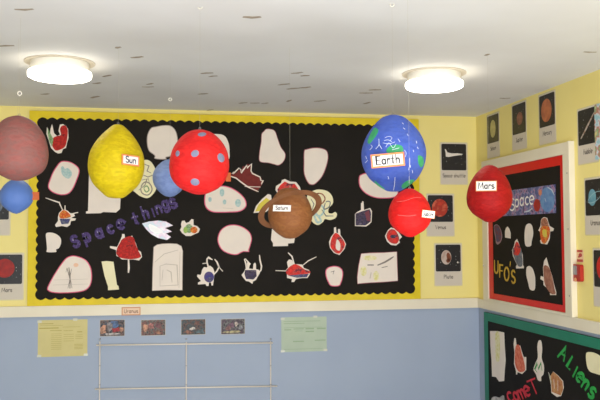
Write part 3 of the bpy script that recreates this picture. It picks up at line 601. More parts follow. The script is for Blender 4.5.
# --- green bordered noticeboard
cut(RIGHT, 'paper_shape', [(490,331),(497,331),(504,332.5),(504.5,345),(505.5,360),(504.5,371),(504,381),(499,381.5),(496,377),(492,376.5),(491.5,360),(490.3,345)], 'long white paper strip with pale yellow scribble at the left of the green bordered noticeboard', 'paper drawing', GG, sm=False, marks=[(PYEL, [(496,336),(499,336),(499.5,350),(499,358),(496.5,358),(496,348)], True)])
cut(RIGHT, 'alien_cutout', [(514.5,338),(515.5,338.5),(516.5,346),(520,345.5),(521.5,351),(523.5,357),(526,357),(526,370),(522,374),(517.5,372),(517,374.5),(516,374.5),(516,371),(514,364),(514.5,352),(513.5,344)], 'small orange cut-out alien on the green bordered noticeboard', A, GG, sm=False, marks=[(mat('brick_crayon', (200, 84, 60), .7, (220, 130, 100), 60), [(516.5,349),(519.5,348),(521.5,355),(523,360),(524,368),(519,369),(516,362)], True)])
cut(RIGHT, 'alien_cutout', [(538.5,341),(541,341),(542,349),(541.5,358),(543.8,366),(543.3,374),(541,377),(541,381),(537.8,380),(536,374.5),(533.5,369.5),(535.5,363),(537.8,357),(537.3,347)], 'long-necked white cut-out shape with green zigzag on its belly', A, GG, lines=[(mat('leaf_green_pen', (70, 150, 80), .7), .008, [(535.3,369),(537.5,364),(538.5,369),(541,363),(542,370)], 'pen'), (mat('leaf_green_pen', (70, 150, 80), .7), .006, [(537,372),(534.7,369),(537,362)], 'pen')])
cut(RIGHT, 'alien_cutout', [(548.3,372),(549.5,375),(551,377),(553,371.5),(558,375.5),(562.8,381),(563.5,388),(561,396),(557,397),(551.5,393),(551,385),(549.8,379)], 'brown and orange box-shaped cut-out alien below the green letters', A, GG, sm=False, marks=[(mat('rust_crayon', (176, 104, 60), .7, (196, 150, 100), 50), [(552,377),(554,374),(558,377.5),(561.5,382),(562,388),(560,393),(553,390)], False)], lines=[(WHITE, .007, [(554,380),(554.5,388)], 'pen'), (WHITE, .007, [(558,381),(558,390)], 'pen'), (GREEN, .006, [(549.5,375),(552,383)], 'pen')])
cut(RIGHT, 'paper_shape', [(586,354),(590,352),(596,353.5),(602,357),(610,360),(610,377),(600,375),(595,373.5),(590,371.5),(587,366)], 'blank white paper shape at the right of the green bordered noticeboard', 'paper shape', GG, base=CREAM)
cut(RIGHT, 'paper_shape', [(491.5,398.5),(494.5,396.5),(499,397.5),(503.5,395.5),(504,404),(500,412),(493,410),(491,404)], 'greyish patterned cut-out at the very bottom left of the green bordered noticeboard', 'paper drawing', GG, base=mat('grey_marbled_paper', (150, 144, 140), .7, (200, 196, 190), 60, ramp=(.4, .6)))

# ------------------------------------------------------------------ planet cards
BACK.h = RIGHT.h = .002
CW, CHh = .164, .243
SPACE = mat('black_starry_print', (24, 22, 22), .4, [(24, 22, 22), (38, 34, 32), (180, 180, 180)], 120, ramp=(.5, .82), spec=.45, detail=1)
GC = 'laminated planet cards around the walls'
def card(pl, px, py, caption, label, draw, cat='picture card', w=CW, h=CHh, rot=0):
    cu, cv = pl.hit(px, py)
    t = empty('planet_card', pl.pt(cu, cv, 0), label, cat, GC)
    bm = bmesh.new(); prism(bm, pl, rrect(w+.010, h+.010, .006, cu, cv), .0005, .0010)
    link('laminate_edge', bm, CARDEDGE, t)
    bm = bmesh.new(); prism(bm, pl, rrect(w, h, .008, cu, cv), .0011, .0017)
    link('card_sheet', bm, CARD, t)
    pw, ph = w-.011, h*.64; pc = cv+h/2-.006-ph/2
    bm = bmesh.new(); prism(bm, pl, rrect(pw, ph, .008, cu, pc), .0018, .0021); link('picture', bm, SPACE, t)
    if draw: draw(pl, t, cu, pc)
    bm = bmesh.new(); text(bm, pl, caption, cu, cv-h*.30, .021, .0018, .0020, .18, maxw=w*.86); link('caption', bm, INKS, t)
    return t
def planet(rx, ry, m, dx=0, dy=0, extra=None):
    def f(pl, t, cu, pc):
        bm = bmesh.new(); prism(bm, pl, ell(cu+dx, pc+dy, rx, ry, 32), .0022, .0025); link('planet_print', bm, m, t)
        if extra: extra(pl, t, cu, pc)
    return f
def shuttle(pl, t, cu, pc):
    bm = bmesh.new(); k = .006
    pts = [(-10,4.5),(-9,4.8),(-7,1.5),(-2,.6),(4,.8),(8,.4),(10.3,0),(8,-.8),(2,-1.6),(-6,-3),(-9,-2.6),(-9,.5)]
    prism(bm, pl, [(cu+x*k*.93, pc+.018+y*k) for x, y in pts], .0022, .0025); link('spacecraft_print', bm, mat('print_white', (222, 214, 204), .4), t)
def station(pl, t, cu, pc):
    bm = bmesh.new(); strip(bm, pl, [(cu-.052, pc-.045), (cu, pc+.0), (cu+.055, pc+.05)], .011, .0022, .0025); link('spacecraft_print', bm, mat('print_pale_tan', (186, 176, 166), .4, (140, 110, 90), 60), t)
def pluto_patch(pl, t, cu, pc):
    bm = bmesh.new(); prism(bm, pl, ell(cu+.003, pc+.006, .013, .026, 16, .2), .0026, .0028); prism(bm, pl, ell(cu-.001, pc-.016, .012, .012, 12), .0026, .0028); link('printed_patch', bm, mat('print_brown', (120, 66, 44), .4), t)
    bm = bmesh.new(); prism(bm, pl, ell(cu+.058, pc-.026, .005, .005, 12), .0022, .0025); link('printed_moon', bm, mat('print_white', (222, 214, 204)), t)
def ringarc(pl, t, cu, pc):
    bm = bmesh.new(); strip(bm, pl, ell(cu, pc, .055, .018, 30, .3), .003, .0026, .0028, closed=True); link('printed_ring', bm, mat('print_pale_blue', (150, 180, 186), .4), t)
card(BACK, 454, 163.5, 'Space shuttle', 'card with a white space shuttle on black, right of the blue and green globe', shuttle)
card(BACK, 440.5, 215, 'Venus', 'laminated card with an orange-red planet directly behind the plain red ball', planet(.048, .052, mat('print_red_orange', (196, 62, 40), .4, [(160, 50, 36), (214, 110, 80)], 22), -.004, .004))
card(BACK, 448.3, 264.5, 'Pluto', 'card with a grey-white planet blotched brown, low on the back wall beside the corner', planet(.031, .042, mat('print_grey_white', (200, 184, 172), .4, (170, 146, 132), 30), -.012, .004, pluto_patch))
card(BACK, 7, 276.5, 'Mars', 'laminated card with a deep red planet at the bottom left beside the yellow border', planet(.05, .05, mat('print_deep_red', (170, 38, 28), .4, (130, 30, 26), 30), -.012, .006))
card(BACK, -6.3, 212, 'Moon', 'laminated card at the left edge of the photo behind the small blue ball', planet(.045, .05, mat('print_grey_blue', (120, 130, 140), .4, (90, 96, 104), 30)))
card(RIGHT, 493, 135.5, 'Saturn', 'card with a pale yellow-green planet high on the right wall, nearest the corner', planet(.036, .05, mat('print_pale_green', (188, 178, 118), .4, (160, 150, 100), 30)))
card(RIGHT, 519, 126, 'Jupiter', 'card with a small dim orange planet, middle of three high on the right wall', planet(.034, .034, mat('print_dim_orange', (150, 96, 76), .4, (100, 64, 60), 30), .01, 0))
card(RIGHT, 547, 118, 'Mercury', 'card with a large orange planet high on the right wall above the frame corner', planet(.052, .056, mat('print_orange', (190, 112, 70), .4, (160, 90, 60), 30), -.005, .0))
card(RIGHT, 587.5, 135, 'Hubble', 'laminated card with a slanting silver spacecraft, at the right edge of the photo', station)
card(RIGHT, 595, 206, 'Uranus', 'laminated card with a pale blue ringed planet, right of the framed red bordered noticeboard', planet(.03, .036, mat('print_blue', (110, 160, 172), .4, (90, 140, 156), 30), -.02, .0, ringarc))
card(RIGHT, 604, 278, 'Mars', 'laminated card with a bright red planet right of the small red alarm box', planet(.055, .055, mat('print_bright_red', (208, 40, 30), .4, (180, 34, 28), 30), -.0, .004))
# colourful poster cut by the right edge
t0 = RIGHT.hit(594.5, 105); t1 = RIGHT.hit(594.5, 160)
t = empty('poster', RIGHT.pt(t0[0], (t0[1]+t1[1])/2, 0), 'brightly coloured poster cut off by the right edge beside the spacecraft card', 'poster')
bm = bmesh.new(); prism(bm, RIGHT, [(t0[0], t1[1]), (t0[0]+.3, t1[1]), (t0[0]+.3, t0[1]), (t0[0], t0[1])], .0030, .0038)
link('printed_sheet', bm, mat('coloured_print', (150, 190, 200), .4, [(200, 210, 214), (190, 110, 90), (120, 170, 130), (206, 190, 130)], 22, ramp=(.38, .62)), t)

# ------------------------------------------------------------------ sheets and photographs on the lower wall
def quad(pl, px0, py0, px1, py1):
    a = pl.hit(px0, py0); b = pl.hit(px1, py1); return min(a[0], b[0]), max(a[0], b[0]), min(a[1], b[1]), max(a[1], b[1])
def sheet(px, m, im, label, rows):
    u0, u1, v0, v1 = quad(BACK, *px); t = empty('notice_sheet', BACK.pt((u0+u1)/2, (v0+v1)/2, 0), label, 'notice', 'coloured notices on the blue wall')
    bm = bmesh.new(); prism(bm, BACK, rrect(u1-u0, v1-v0, .004, (u0+u1)/2, (v0+v1)/2), .0005, .0012); link('paper', bm, m, t)
    bm = bmesh.new()
    for x0, x1, y, th in rows:
        strip(bm, BACK, [(u0+(u1-u0)*x0, v1-(v1-v0)*y), (u0+(u1-u0)*x1, v1-(v1-v0)*y)], th, .0013, .0014)
    link('printed_text', bm, im, t)
    bm = bmesh.new()
    for cx, cy in ((.03, .04), (.75, .0), (.97, .97), (.03, .97)): prism(bm, BACK, rrect(.022, .012, .002, u0+(u1-u0)*cx, v1-(v1-v0)*cy), .0015, .0017)
    link('tape', bm, mat('glossy_clear_tape', (206, 206, 186), .25, spec=.6), t)
YS = mat('yellow_copy_paper', (208, 196, 136), .6, (202, 190, 130), 10); GS = mat('pale_green_copy_paper', (180, 194, 172), .6, (174, 188, 168), 10)
IY = mat('olive_print', (176, 160, 84), .7); IG = mat('green_grey_print', (150, 172, 142), .7)
rows = [(.04, .3, .1, .006), (.04, .5, .15, .003), (.04, .4, .22, .009), (.5, .85, .2, .003), (.25, .47, .29, .005), (.52, .7, .3, .004), (.8, .88, .34, .008)]
rows += [(.27, .47, .38+.052*i, .003) for i in range(9)] + [(.52, .72, .4+.06*i, .003) for i in range(4)] + [(.76, .9, .42+.05*i, .003) for i in range(3)] + [(.74, .9, .68+.04*i, .004) for i in range(4)]
sheet((38, 320.3, 87.3, 355.8), YS, IY, 'yellow typed notice sheet taped to the blue wall at left', rows)
sheet((281.3, 317.5, 326.8, 351), GS, IG, 'pale green typed notice sheet taped to the blue wall at right', [(.06, .85, .12, .005), (.06, .5, .18, .006), (.06, .9, .3, .004), (.08, .2, .36, .01), (.28, .48, .34, .008), (.3, .46, .4, .004), (.55, .7, .34, .012), (.55, .7, .42, .012), (.8, .96, .34, .012), (.27, .48, .7, .010), (.75, .96, .68, .010), (.06, .9, .92, .004)])
def photo(px, lab, blobs, m, glint=None):
    u0, u1, v0, v1 = quad(BACK, *px); t = empty('photograph', BACK.pt((u0+u1)/2, (v0+v1)/2, 0), lab, 'photograph', 'small photographs in a row above the wire rack')
    bm = bmesh.new(); prism(bm, BACK, [(u0, v0), (u1, v0), (u1, v1), (u0, v1)], .0005, .0011); link('white_edge', bm, CARD, t)
    e = .0018; bm = bmesh.new(); prism(bm, BACK, [(u0+e, v0+e), (u1-e, v0+e), (u1-e, v1-e), (u0+e, v1-e)], .0012, .0015); link('picture', bm, m, t)
    for i, (c, x, y, rx, ry) in enumerate(blobs):
        bm = bmesh.new(); prism(bm, BACK, smooth([(a+random.uniform(-.35, .35)*rx*(u1-u0), b+random.uniform(-.35, .35)*ry*(v1-v0)) for a, b in ell(u0+(u1-u0)*x, v1-(v1-v0)*y, rx*(u1-u0), ry*(v1-v0), 9)], 3), .0016+i*.0001, .00165+i*.0001)
        link('printed_figure', bm, mat('photo_%d_%d_%d' % c, tuple(int(q*.65) for q in c), .45, c, 60, ramp=(.4, .6)), t)
PM = lambda n, cs, s: mat(n, cs[0], .4, cs[1:], s, ramp=(.36, .64), spec=.3, detail=2)
SK = (206, 150, 120)
photo((99.8, 320, 124.8, 336), 'small photograph with a red table and blue wall, leftmost of the four', [((88, 116, 160), .6, .25, .2, .2), ((176, 46, 50), .66, .62, .22, .16), (SK, .14, .6, .1, .25), ((150, 140, 140), .38, .42, .1, .35), ((206, 196, 190), .5, .87, .3, .07), (SK, .86, .6, .07, .16)], PM('dim_classroom_print', [(30, 28, 30), (110, 84, 74), (60, 72, 84), (24, 24, 26)], 50))
photo((141, 320, 165.6, 335.3), 'small photograph of a crowded group with pink faces at its left, second of the four', [(SK, .2, .5, .12, .2), ((190, 120, 110), .42, .4, .1, .18), ((120, 70, 74), .68, .4, .12, .14), ((176, 120, 90), .72, .82, .12, .1)], PM('crowded_print', [(24, 26, 28), (140, 84, 70), (44, 44, 44), (120, 110, 100), (30, 26, 28)], 60))
photo((181, 319.4, 205.6, 334.5), 'small dark photograph with one bright white patch at its centre, third of the four', [((206, 196, 188), .48, .6, .12, .12), ((150, 100, 80), .3, .8, .14, .12), ((130, 80, 66), .68, .25, .1, .1), ((92, 112, 116), .8, .78, .16, .14)], PM('dark_teal_print', [(20, 18, 18), (70, 84, 86), (36, 26, 24), (110, 80, 66), (24, 22, 22)], 55))
photo((221, 319, 245, 334), 'small photograph of a group with one pale oval face, rightmost of the four', [((214, 196, 180), .64, .35, .06, .14), ((130, 90, 110), .45, .42, .12, .16), ((160, 160, 166), .84, .55, .07, .12), ((190, 176, 130), .45, .85, .32, .1), ((150, 100, 96), .3, .62, .1, .14)], PM('purple_dark_print', [(22, 22, 28), (96, 70, 84), (36, 36, 40), (120, 116, 112), (24, 22, 24)], 55))
# framed word label on the rail
u0, u1, v0, v1 = quad(BACK, 121.8, 307, 140.6, 314.8)
t = empty('name_label', BACK.pt((u0+u1)/2, (v0+v1)/2, .018), 'small orange-framed word label stuck on the cream rail under the display board', 'label')
RP = lambda e: [(u0+e, v0+e), (u1-e, v0+e), (u1-e, v1-e), (u0+e, v1-e)]
bm = bmesh.new(); prism(bm, BACK, RP(0), .0183, .0189); link('orange_border', bm, mat('dull_orange_border', (206, 146, 110), .6), t)
bm = bmesh.new(); prism(bm, BACK, RP(.0055), .0190, .0194); link('label_paper', bm, mat('peach_label_paper', (232, 200, 172), .5), t)
bm = bmesh.new(); text(bm, BACK, 'Uranus', (u0+u1)/2, (v0+v1)/2-.001, .021, .0195, .0197, .15, maxw=(u1-u0)*.74); link('lettering', bm, mat('brown_ink', (140, 100, 84)), t)

# ------------------------------------------------------------------ wire rack on the lower wall
t = empty('wire_rack', BACK.pt(BACK.hit(186, 345)[0], BACK.hit(186, 345)[1], 0), 'thin white wire hanging rack fixed to the blue wall under the photographs', 'rack')
for x0, y0, x1, y1 in ((96.5, 345, 272.5, 342.6), (95, 388.8, 277, 385.8)):
    a = BACK.hit(x0, y0); b = BACK.hit(x1, y1); bm = bmesh.new(); tube(bm, BACK.pt(*a, .0145), BACK.pt(*b, .0145), .0038, 8); link('horizontal_rod', bm, CHROME, t, True)
for x, yt in ((100, 341), (186.3, 342), (270.5, 341)):
    a = BACK.hit(x, yt); b = BACK.hit(x, 440); bm = bmesh.new(); tube(bm, BACK.pt(a[0], a[1], .0068), BACK.pt(a[0], b[1], .0068), .0036, 8)
    link('upright_rod', bm, mat('pale_grey_wire', (226, 218, 208), .45), t, True)
    for yy in (365.5, 384.5):
        c = BACK.hit(x, yy); bm = bmesh.new(); torus(bm, BACK.pt(a[0], c[1], .0068), .0046, .0014, (0, 0, 1), 12, 6); link('clip', bm, METAL, t, True)
    c = BACK.hit(x, 339); bm = bmesh.new(); lathe(bm, BACK.pt(a[0], c[1], .0065), [(0, .005), (.005, .003), (.005, -.003), (0, -.005)], 10); link('screw', bm, METAL, t)

# ------------------------------------------------------------------ fire alarm call point and its sign
u0, u1, v0, v1 = quad(RIGHT, 572.8, 264, 584.6, 281); v1 = RIGHT.hit(578.5, 264.3)[1]; v0 = RIGHT.hit(578.5, 281.3)[1]
uc, vc = (u0+u1)/2-.004, (v0+v1)/2; uw = u1-u0
t = empty('fire_alarm_call_point', RIGHT.pt(uc, vc, 0), 'small square red fire alarm box on the right wall beside the framed noticeboard', 'fire alarm')
RPL = mat('red_plastic', (172, 36, 30), .35, spec=.5)
bm = bmesh.new(); prism(bm, RIGHT, rrect(uw*.92, v1-v0, .01, uc, vc), .0006, .018); link('housing', bm, RPL, t)
bm = bmesh.new(); prism(bm, RIGHT, rrect(uw*.42, uw*.42, .003, uc-.002, vc+.012), .0182, .0195); link('glass_window', bm, mat('grey_glass_panel', (150, 140, 140), .2, spec=.6), t)
bm = bmesh.new(); tube(bm, RIGHT.pt(uc+.006, vc-.03, .0182), RIGHT.pt(uc+.006, vc-.03, .0205), .009, 14); link('key_hole', bm, mat('pale_orange_spot', (224, 160, 110), .4), t)
v1 = RIGHT.hit(579.5, 249.8)[1]; v0 = RIGHT.hit(579.5, 262.3)[1]; u0 = RIGHT.hit(576.5, 256)[0]; u1 = RIGHT.hit(583.3, 256)[0]; uc, vc = (u0+u1)/2, (v0+v1)/2
t = empty('fire_alarm_sign', RIGHT.pt(uc, vc, 0), 'small red and cream sign just above the red fire alarm box', 'sign')
bm = bmesh.new(); prism(bm, RIGHT, rrect(u1-u0, v1-v0, .003, uc, vc), .0006, .002); link('plate', bm, mat('cream_sign_plate', (226, 190, 150), .4), t)
bm = bmesh.new(); prism(bm, RIGHT, rrect((u1-u0)*.8, (v1-v0)*.18, .001, uc, vc+(v1-v0)*.4), .0021, .0023)
prism(bm, RIGHT, rrect((u1-u0)*.85, (v1-v0)*.2, .001, uc, vc-(v1-v0)*.36), .0021, .0023)
prism(bm, RIGHT, ell(uc+.004, vc+.004, (u1-u0)*.26, (v1-v0)*.16, 14), .0021, .0023); prism(bm, RIGHT, rrect((u1-u0)*.3, .006, .001, uc-.008, vc-.004), .0021, .0023)
link('printed_mark', bm, RPL, t)

# ------------------------------------------------------------------ the hanging balls
def side_label(px, py, w, h, turn):
    def f(t, ctop, H, k):
        c = at_depth(px, py, (ctop-CAM).dot(FW)); pl = Plane(c, RX*math.cos(turn)+FW*math.sin(turn), (0, 0, 1))
        b0 = bmesh.new(); prism(b0, pl, [(-w*k/2, -h*k/2), (w*k/2, -h*k/2), (w*k/2, h*k/2), (-w*k/2, h*k/2)], 0, .0008)
        link('name_label', b0, mat('orange_label_back', (190, 96, 52), .6, (176, 84, 44), 40), t)
    return f
def interp(prof, n=40):
    P = smooth(prof, 6, closed=False); return [(max(0, a), b) for a, b in P]
def ball(name, label, cx, depth, top, prof, m, seed, rough_amt=.003, spots=(), string_to=None, clip=None, tag=None, tilt=0, extra=None, streaks=()):
    """prof: (dy below the top, half width) in photo pixels at this depth; a papier-mache ball hung on thread"""
    k = depth/FPX
    H = prof[-1][0]*k; ctop = at_depth(cx, top, depth); c = Vector((ctop.x, ctop.y, ctop.z-H*.55))
    t = empty(name, c, label, 'hanging planet', 'papier-mache planets hung from the ceiling')
    prof = prof[:-1]+[(prof[-1][0]-.7, prof[-2][1]*.52), prof[-1]]
    P = interp([(w*k, -dy*k) for dy, w in prof])
    P[0] = (0, P[0][1]); P[-1] = (0, P[-1][1])
    bm = bmesh.new(); lathe(bm, (0, 0, 0), P, 64)
    rnd = random.Random(seed); ph = [(rnd.uniform(20, 60), rnd.uniform(0, 6), Vector((rnd.uniform(-1, 1), rnd.uniform(-1, 1), rnd.uniform(-1, 1))).normalized()) for _ in range(14)]
    for v in bm.verts:
        d = Vector((v.co.x, v.co.y, v.co.z+H*.5)); d.normalize()
        v.co += d*sum(math.sin(f*(v.co.dot(ax))+p) for f, p, ax in ph)/14*rough_amt*1.6
    if tilt: bmesh.ops.rotate(bm, verts=bm.verts, cent=(0, 0, 0), matrix=Matrix.Rotation(tilt, 3, 'Y'))
    bmesh.ops.translate(bm, verts=bm.verts, vec=ctop)
    bmesh.ops.recalc_face_normals(bm, faces=bm.faces)
    tree = BVHTree.FromBMesh(bm)
    mats = [m]
    def cast(px, py, off):
        d = ray(px, py).normalized(); h = tree.ray_cast(CAM, d)
        if h[0] is None: return None
        nn = h[1] if h[1].dot(d) < 0 else -h[1]
        return h[0]+nn*off, nn
    for sm_, pts in spots:
        if sm_ not in mats: mats.append(sm_)
        mi = mats.index(sm_); sp = smooth(pts, 3); mx = sum(p[0] for p in sp)/len(sp); my = sum(p[1] for p in sp)/len(sp)
        rings = []
        for f in (0.0, .35, .7, 1.0):
            r = []
            for x, y in (sp if f else [(mx, my)]):
                g = f; hh = None
                while hh is None and g > -.01: hh = cast(mx+(x-mx)*g, my+(y-my)*g, .0009 if f < 1 else -.0002); g -= .06
                r.append(bm.verts.new(hh[0]) if hh else None)
            rings.append(r)
        if any(v is None for r in rings for v in r): continue
        n = len(sp)
        for i in range(n):
            fs = [bm.faces.new((rings[0][0], rings[1][i-1], rings[1][i]))]
            for a, b in zip(rings[1:], rings[2:]): fs.append(bm.faces.new((a[i-1], b[i-1], b[i], a[i])))
            for f_ in fs: f_.material_index = mi
    for sm_, w, pts in streaks:
        if sm_ not in mats: mats.append(sm_)
        mi = mats.index(sm_); prev = None
        n = max(2, len(pts))
        dense = smooth(pts, 4, closed=False)
        for j, (x, y) in enumerate(dense):
            a = dense[max(0, j-1)]; b = dense[min(len(dense)-1, j+1)]; d = Vector((b[0]-a[0], b[1]-a[1])); d.normalize()
            q = [cast(x-d.y*w/2*s, y+d.x*w/2*s, .0012) for s in (-1, 1)]
            if None in q: prev = None; continue
            cur = [bm.verts.new(h[0]) for h in q]
            if prev: bm.faces.new((prev[0], prev[1], cur[1], cur[0])).material_index = mi
            prev = cur
    body = link('body', bm, mats, t, True)
    # thread up to the ceiling
    ztop = ZC
    bm = bmesh.new(); tp = ctop.copy(); tube(bm, tp-Vector((0, 0, .004)), (tp.x, tp.y, ztop), .0002, 6)
    link('thread', bm, STRING, t)
    bm = bmesh.new(); torus(bm, tp+Vector((0, 0, .002)), .0032, .0006, (0, 1, 0), 12, 6); link('hanging_loop', bm, METAL, t)
    if clip:
        p = at_depth(cx, clip, depth); bm = bmesh.new(); torus(bm, (tp.x, tp.y, p.z-.004), .0062, .0016, (0, 1, 0), 14, 6); link('plastic_ring', bm, mat('white_plastic_ring', (226, 220, 206), .4), t, True)
    if tag:
        px, py, wpx, hpx, rot, word, style, flat = tag
        h = cast(px, py, .002)
        p, nn = h
        view = (CAM-p).normalized(); nn = (nn*(1-flat)+view*flat).normalized()
        U = Vector((0, 0, 1)).cross(nn).normalized(); V = nn.cross(U).normalized()
        c_, s_ = math.cos(rot), math.sin(rot); U2 = U*c_+V*s_; V2 = V*c_-U*s_
        fs = max(.35, abs(nn.dot(view)))
        w_, h_ = wpx*k/max(.45, abs(U2.cross(view).length)), hpx*k/max(.5, abs(V2.cross(view).length))
        pl = Plane(p, U2, V2)
        if pl.N.dot(nn) < 0: pl = Plane(p, -U2, V2)
        lift = .003+.009*flat
        b0 = bmesh.new(); prism(b0, pl, [(-w_/2, -h_/2), (w_/2, -h_/2), (w_/2, h_/2), (-w_/2, h_/2)], lift-.003, lift+.0006)
        lab = link('name_label', b0, ORANGE if style != 'plain' else LABELP, t)
        e = min(w_, h_)*.13
        if style != 'plain':
            if style == 'soft': e *= .5
            b0 = bmesh.new(); prism(b0, pl, [(-w_/2+e, -h_/2+e), (w_/2-e, -h_/2+e), (w_/2-e, h_/2-e), (-w_/2+e, h_/2-e)], lift+.0007, lift+.001); link('label_paper', b0, LABELP, lab)
        b0 = bmesh.new(); text(b0, pl, word, 0, -h_*.02, h_*.6, lift+.0012, lift+.0014, .17, maxw=w_*.78); link('lettering', b0, INKB if word == 'Sun' else INK, lab)
    if extra: extra(t, ctop, H, k)
    return t, ctop, k
def paint(n, c, c2, sc=9, st=(1, 1, 2), b=.35): return mat(n, c, .65, [c2, tuple(min(255, int(q*1.03)+2) for q in c), tuple(int(q*.94) for q in c)], sc*2.5, bump=b, bscale=55, bdist=.012, spec=.25, stretch=st, ramp=(.3, .7), detail=5)
SUN = paint('yellow_poster_paint', (212, 188, 16), (204, 177, 12))
SPR = paint('scarlet_poster_paint', (215, 34, 33), (207, 27, 28), b=.3)
EAR = paint('royal_blue_poster_paint', (65, 89, 176), (74, 97, 180))
PNK = paint('dusty_pink_paint', (145, 85, 79), (136, 92, 86))
BL1 = paint('mid_blue_paint', (118, 137, 182), (110, 129, 176))
BRN = paint('terracotta_brown_paint', (138, 88, 48), (132, 81, 44))
RD2 = paint('bright_red_paint', (205, 23, 20), (195, 17, 17))
MRS = paint('brick_red_paint', (166, 18, 17), (156, 15, 15))
SPOT = mat('grey_blue_paint_spot', (134, 132, 152), .55, (120, 122, 150), 60)
LAND = mat('green_land_paint', (46, 150, 96), .55, (70, 166, 112), 40)
WSPL = mat('white_paint_splash', (206, 214, 236), .55)
ball('hanging_planet', 'large dusty pink ball hanging at the left edge of the photo', 19.3, 2.5, 115.5, [(0, 0), (.4, 4), (3.5, 12), (9, 18.5), (19, 24.5), (29, 27), (39, 28), (49, 26.5), (57, 21.5), (63, 11.5), (65.6, 0)], PNK, 1, clip=92)
ball('hanging_planet', 'egg-shaped bright yellow ball with an orange-framed label', 118.2, 2.9, 124.0, [(0, 0), (.3, 3), (2, 6.3), (10, 14.2), (20, 21.4), (30, 26), (40, 27.4), (50, 26.4), (60, 22.2), (68, 14.6), (74.3, 0)], SUN, 2, tag=(130, 160.5, 16.5, 10, -.07, 'Sun', 'frame', .0), tilt=.035)
def ell2(cx, cy, rx, ry, rot=0): return ell(cx, cy, rx, ry, 8, rot)
ball('hanging_planet', 'scarlet ball with grey-blue spots, largest ball in the middle left', 199.8, 2.38, 129.3, [(0, 0), (.5, 5), (3.5, 13), (10.5, 21), (20, 27), (30, 29.3), (40, 29.6), (50, 26.5), (58, 19.5), (63, 10), (65.3, 0)], SPR, 3,
     spots=[(SPOT, ell2(195, 153.5, 4.4, 3.6, -.5)), (SPOT, ell2(177.5, 153.5, 2.2, 3.3, .2)), (SPOT, ell2(221, 157.8, 3.6, 5, -.35)), (SPOT, ell2(195, 182, 4.8, 3.8, .2)), (SPOT, ell2(202, 134.3, 4.6, 2.2, -.1))], clip=4, extra=side_label(228.2, 177, 9, 9, 1.1))
ball('hanging_planet', 'blue and green globe-like ball with white paint splashes and a large framed label', 393, 2.36, 114.7, [(0, 0), (.5, 5), (3.3, 12), (10.5, 19.5), (20, 26.3), (30, 30.5), (38, 32), (47, 31.4), (56, 28.5), (65, 23), (73, 13), (77.3, 0)], EAR, 4,
     spots=[(LAND, [(374.5, 127), (378.5, 129), (377.5, 134), (372, 141.5), (369, 144.5), (367, 142), (370, 134)]), (LAND, [(385.5, 150), (391, 145), (400, 144.5), (404, 148), (403, 152), (395, 153), (387, 153)]), (LAND, [(418, 155), (423, 157), (424, 164), (421, 168), (418, 163)]), (LAND, [(401, 186), (406, 181), (413, 179), (415.5, 181), (411, 186), (403, 189.5)]), (LAND, [(374, 180), (380, 185), (386, 190), (381, 189), (376, 185)])],
     streaks=[(WSPL, 0.54, [(379, 139), (379, 145), (376, 149)]), (WSPL, 0.54, [(379, 144), (382, 149)]), (WSPL, 0.41, [(385, 138), (389, 136.5), (392, 138), (390, 141)]), (WSPL, 0.48, [(386, 147), (389, 143), (393, 148), (396, 144)]), (WSPL, 0.54, [(403, 128), (405, 129.5)]), (WSPL, 0.48, [(402, 123), (403.5, 124.5)]), (WSPL, 0.54, [(409.5, 158), (409.5, 164), (408.5, 170)]), (WSPL, 0.75, [(410, 165), (410, 167.5)]), (WSPL, 0.54, [(395, 177), (394.5, 184), (393.5, 190)]), (WSPL, 0.48, [(409, 176), (409, 183)]), (WSPL, 0.61, [(416, 141), (416.5, 143.5)]), (WSPL, 0.54, [(413, 150), (413.5, 152)]), (WSPL, 0.48, [(365.5, 163), (368, 160)]), (WSPL, 0.48, [(370, 150), (372.5, 147), (371, 145)]), (WSPL, 0.48, [(404, 150), (406, 153), (405, 157)]), (WSPL, .5, [(384, 141), (388, 140), (392, 142)]), (WSPL, .45, [(383, 143), (389, 144), (395, 142)]), (WSPL, .5, [(398, 139), (400, 142)]), (WSPL, .6, [(417, 147), (418, 149)]), (WSPL, .5, [(407, 134), (408, 136)]), (WSPL, .5, [(366, 156), (367, 159)]), (WSPL, .5, [(392, 150), (399, 148)]), (WSPL, .5, [(412, 170), (412.5, 173)]), (WSPL, .5, [(388, 176), (389, 179)])],
     tag=(388, 160, 32, 13.2, .07, 'Earth', 'frame', .8), clip=2)
ball('hanging_planet', 'small plain blue ball half hidden behind the spotted scarlet ball', 170, 3.2, 159.6, [(0, 0), (.5, 4), (3, 8.5), (8, 13.5), (14, 16.4), (20, 16.8), (26, 15), (32, 10.5), (36, 5), (37.4, 0)], BL1, 5, clip=98)
ball('hanging_planet', 'small blue ball hanging just under the dusty pink ball', 16.8, 2.75, 178.8, [(0, 0), (.5, 4), (3, 8.5), (8, 13), (14, 15.6), (19, 15.9), (25, 14), (30, 9.5), (33.7, 4), (35, 0)], mat('mid_blue_paint'*0+'denim_blue_paint', (92, 122, 186), .5, (84, 114, 176), 8, bump=.5, bscale=26, spec=.25), 6, extra=side_label(34.5, 196, 9, 8, .6))
RS = 1
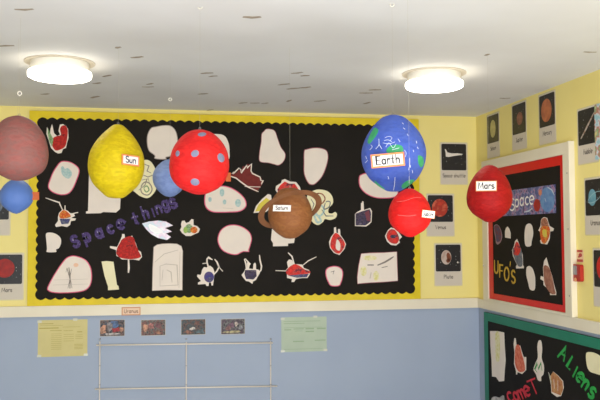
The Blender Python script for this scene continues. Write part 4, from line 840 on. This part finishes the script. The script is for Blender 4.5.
def ring(t, ctop, H, k):
    c = ctop+Vector((0, 0, -H*.44)); bm = bmesh.new(); n = 72
    # flat annulus tipped so its near side rides up and its left side drops
    right = RX.copy(); right.z = 0; right.normalize(); fwd = Vector((0, 0, 1)).cross(right)
    Rm = Matrix.Rotation(math.radians(-18.5)*RS, 3, fwd) @ Matrix.Rotation(math.radians(-28), 3, right)
    ro, ri, th = 33*k, 27*k, .004
    V = []
    for i in range(n):
        a = 2*PI*i/n; V.append([bm.verts.new(c+Rm @ (right*math.cos(a)*r+fwd*math.sin(a)*r+Vector((0, 0, z)))) for r, z in ((ri, th/2), (ro, th/2), (ro, -th/2), (ri, -th/2))])
    for i in range(n):
        for j in range(4): bm.faces.new((V[i-1][j-1], V[i-1][j], V[i][j], V[i][j-1]))
    link('ring', bm, mat('brown_card_ring', (132, 86, 54), .7, (122, 78, 48), 20, bump=.2), t)
ball('hanging_planet', 'terracotta brown ball circled by a tilted brown ring', 290, 2.9, 187.5, [(0, 0), (.5, 5), (2.5, 10), (7.5, 14.8), (13, 18.6), (20, 21.2), (27, 22), (34, 21), (42, 16.8), (48, 9.5), (51, 0)], BRN, 8, extra=ring, tag=(282.5, 208.5, 17, 6, -.03, 'Saturn', 'plain', .2))
ball('hanging_planet', 'plain red ball overlapping the foot of the blue and green globe', 409.5, 2.2, 188.8, [(0, 0), (.5, 4), (5, 11.5), (11, 16.5), (18, 19.8), (26, 21), (34, 19.5), (41, 14.5), (46, 7.5), (48.8, 0)], RD2, 9, streaks=[(mat('pale_scuff', (224, 96, 92), .6), .5, [(397, 202), (405, 201), (414, 198), (421, 198)]), (mat('pale_scuff', (224, 96, 92), .6), .5, [(398, 215), (408, 216), (416, 215)])], tag=(427, 214.3, 12.5, 7.6, -.12, 'Jupiter', 'soft', .75))
ball('hanging_planet', 'brick red ball with a framed label hanging in front of the room corner', 489, 3.04, 165.5, [(0, 0), (.5, 4), (3.5, 8.5), (9, 14), (17, 18.7), (25, 21.2), (33, 22), (41, 20.6), (48, 16), (53.5, 8.5), (56.6, 0)], MRS, 10, tag=(486.5, 186.5, 20, 10, -.01, 'Mars', 'soft', .3))
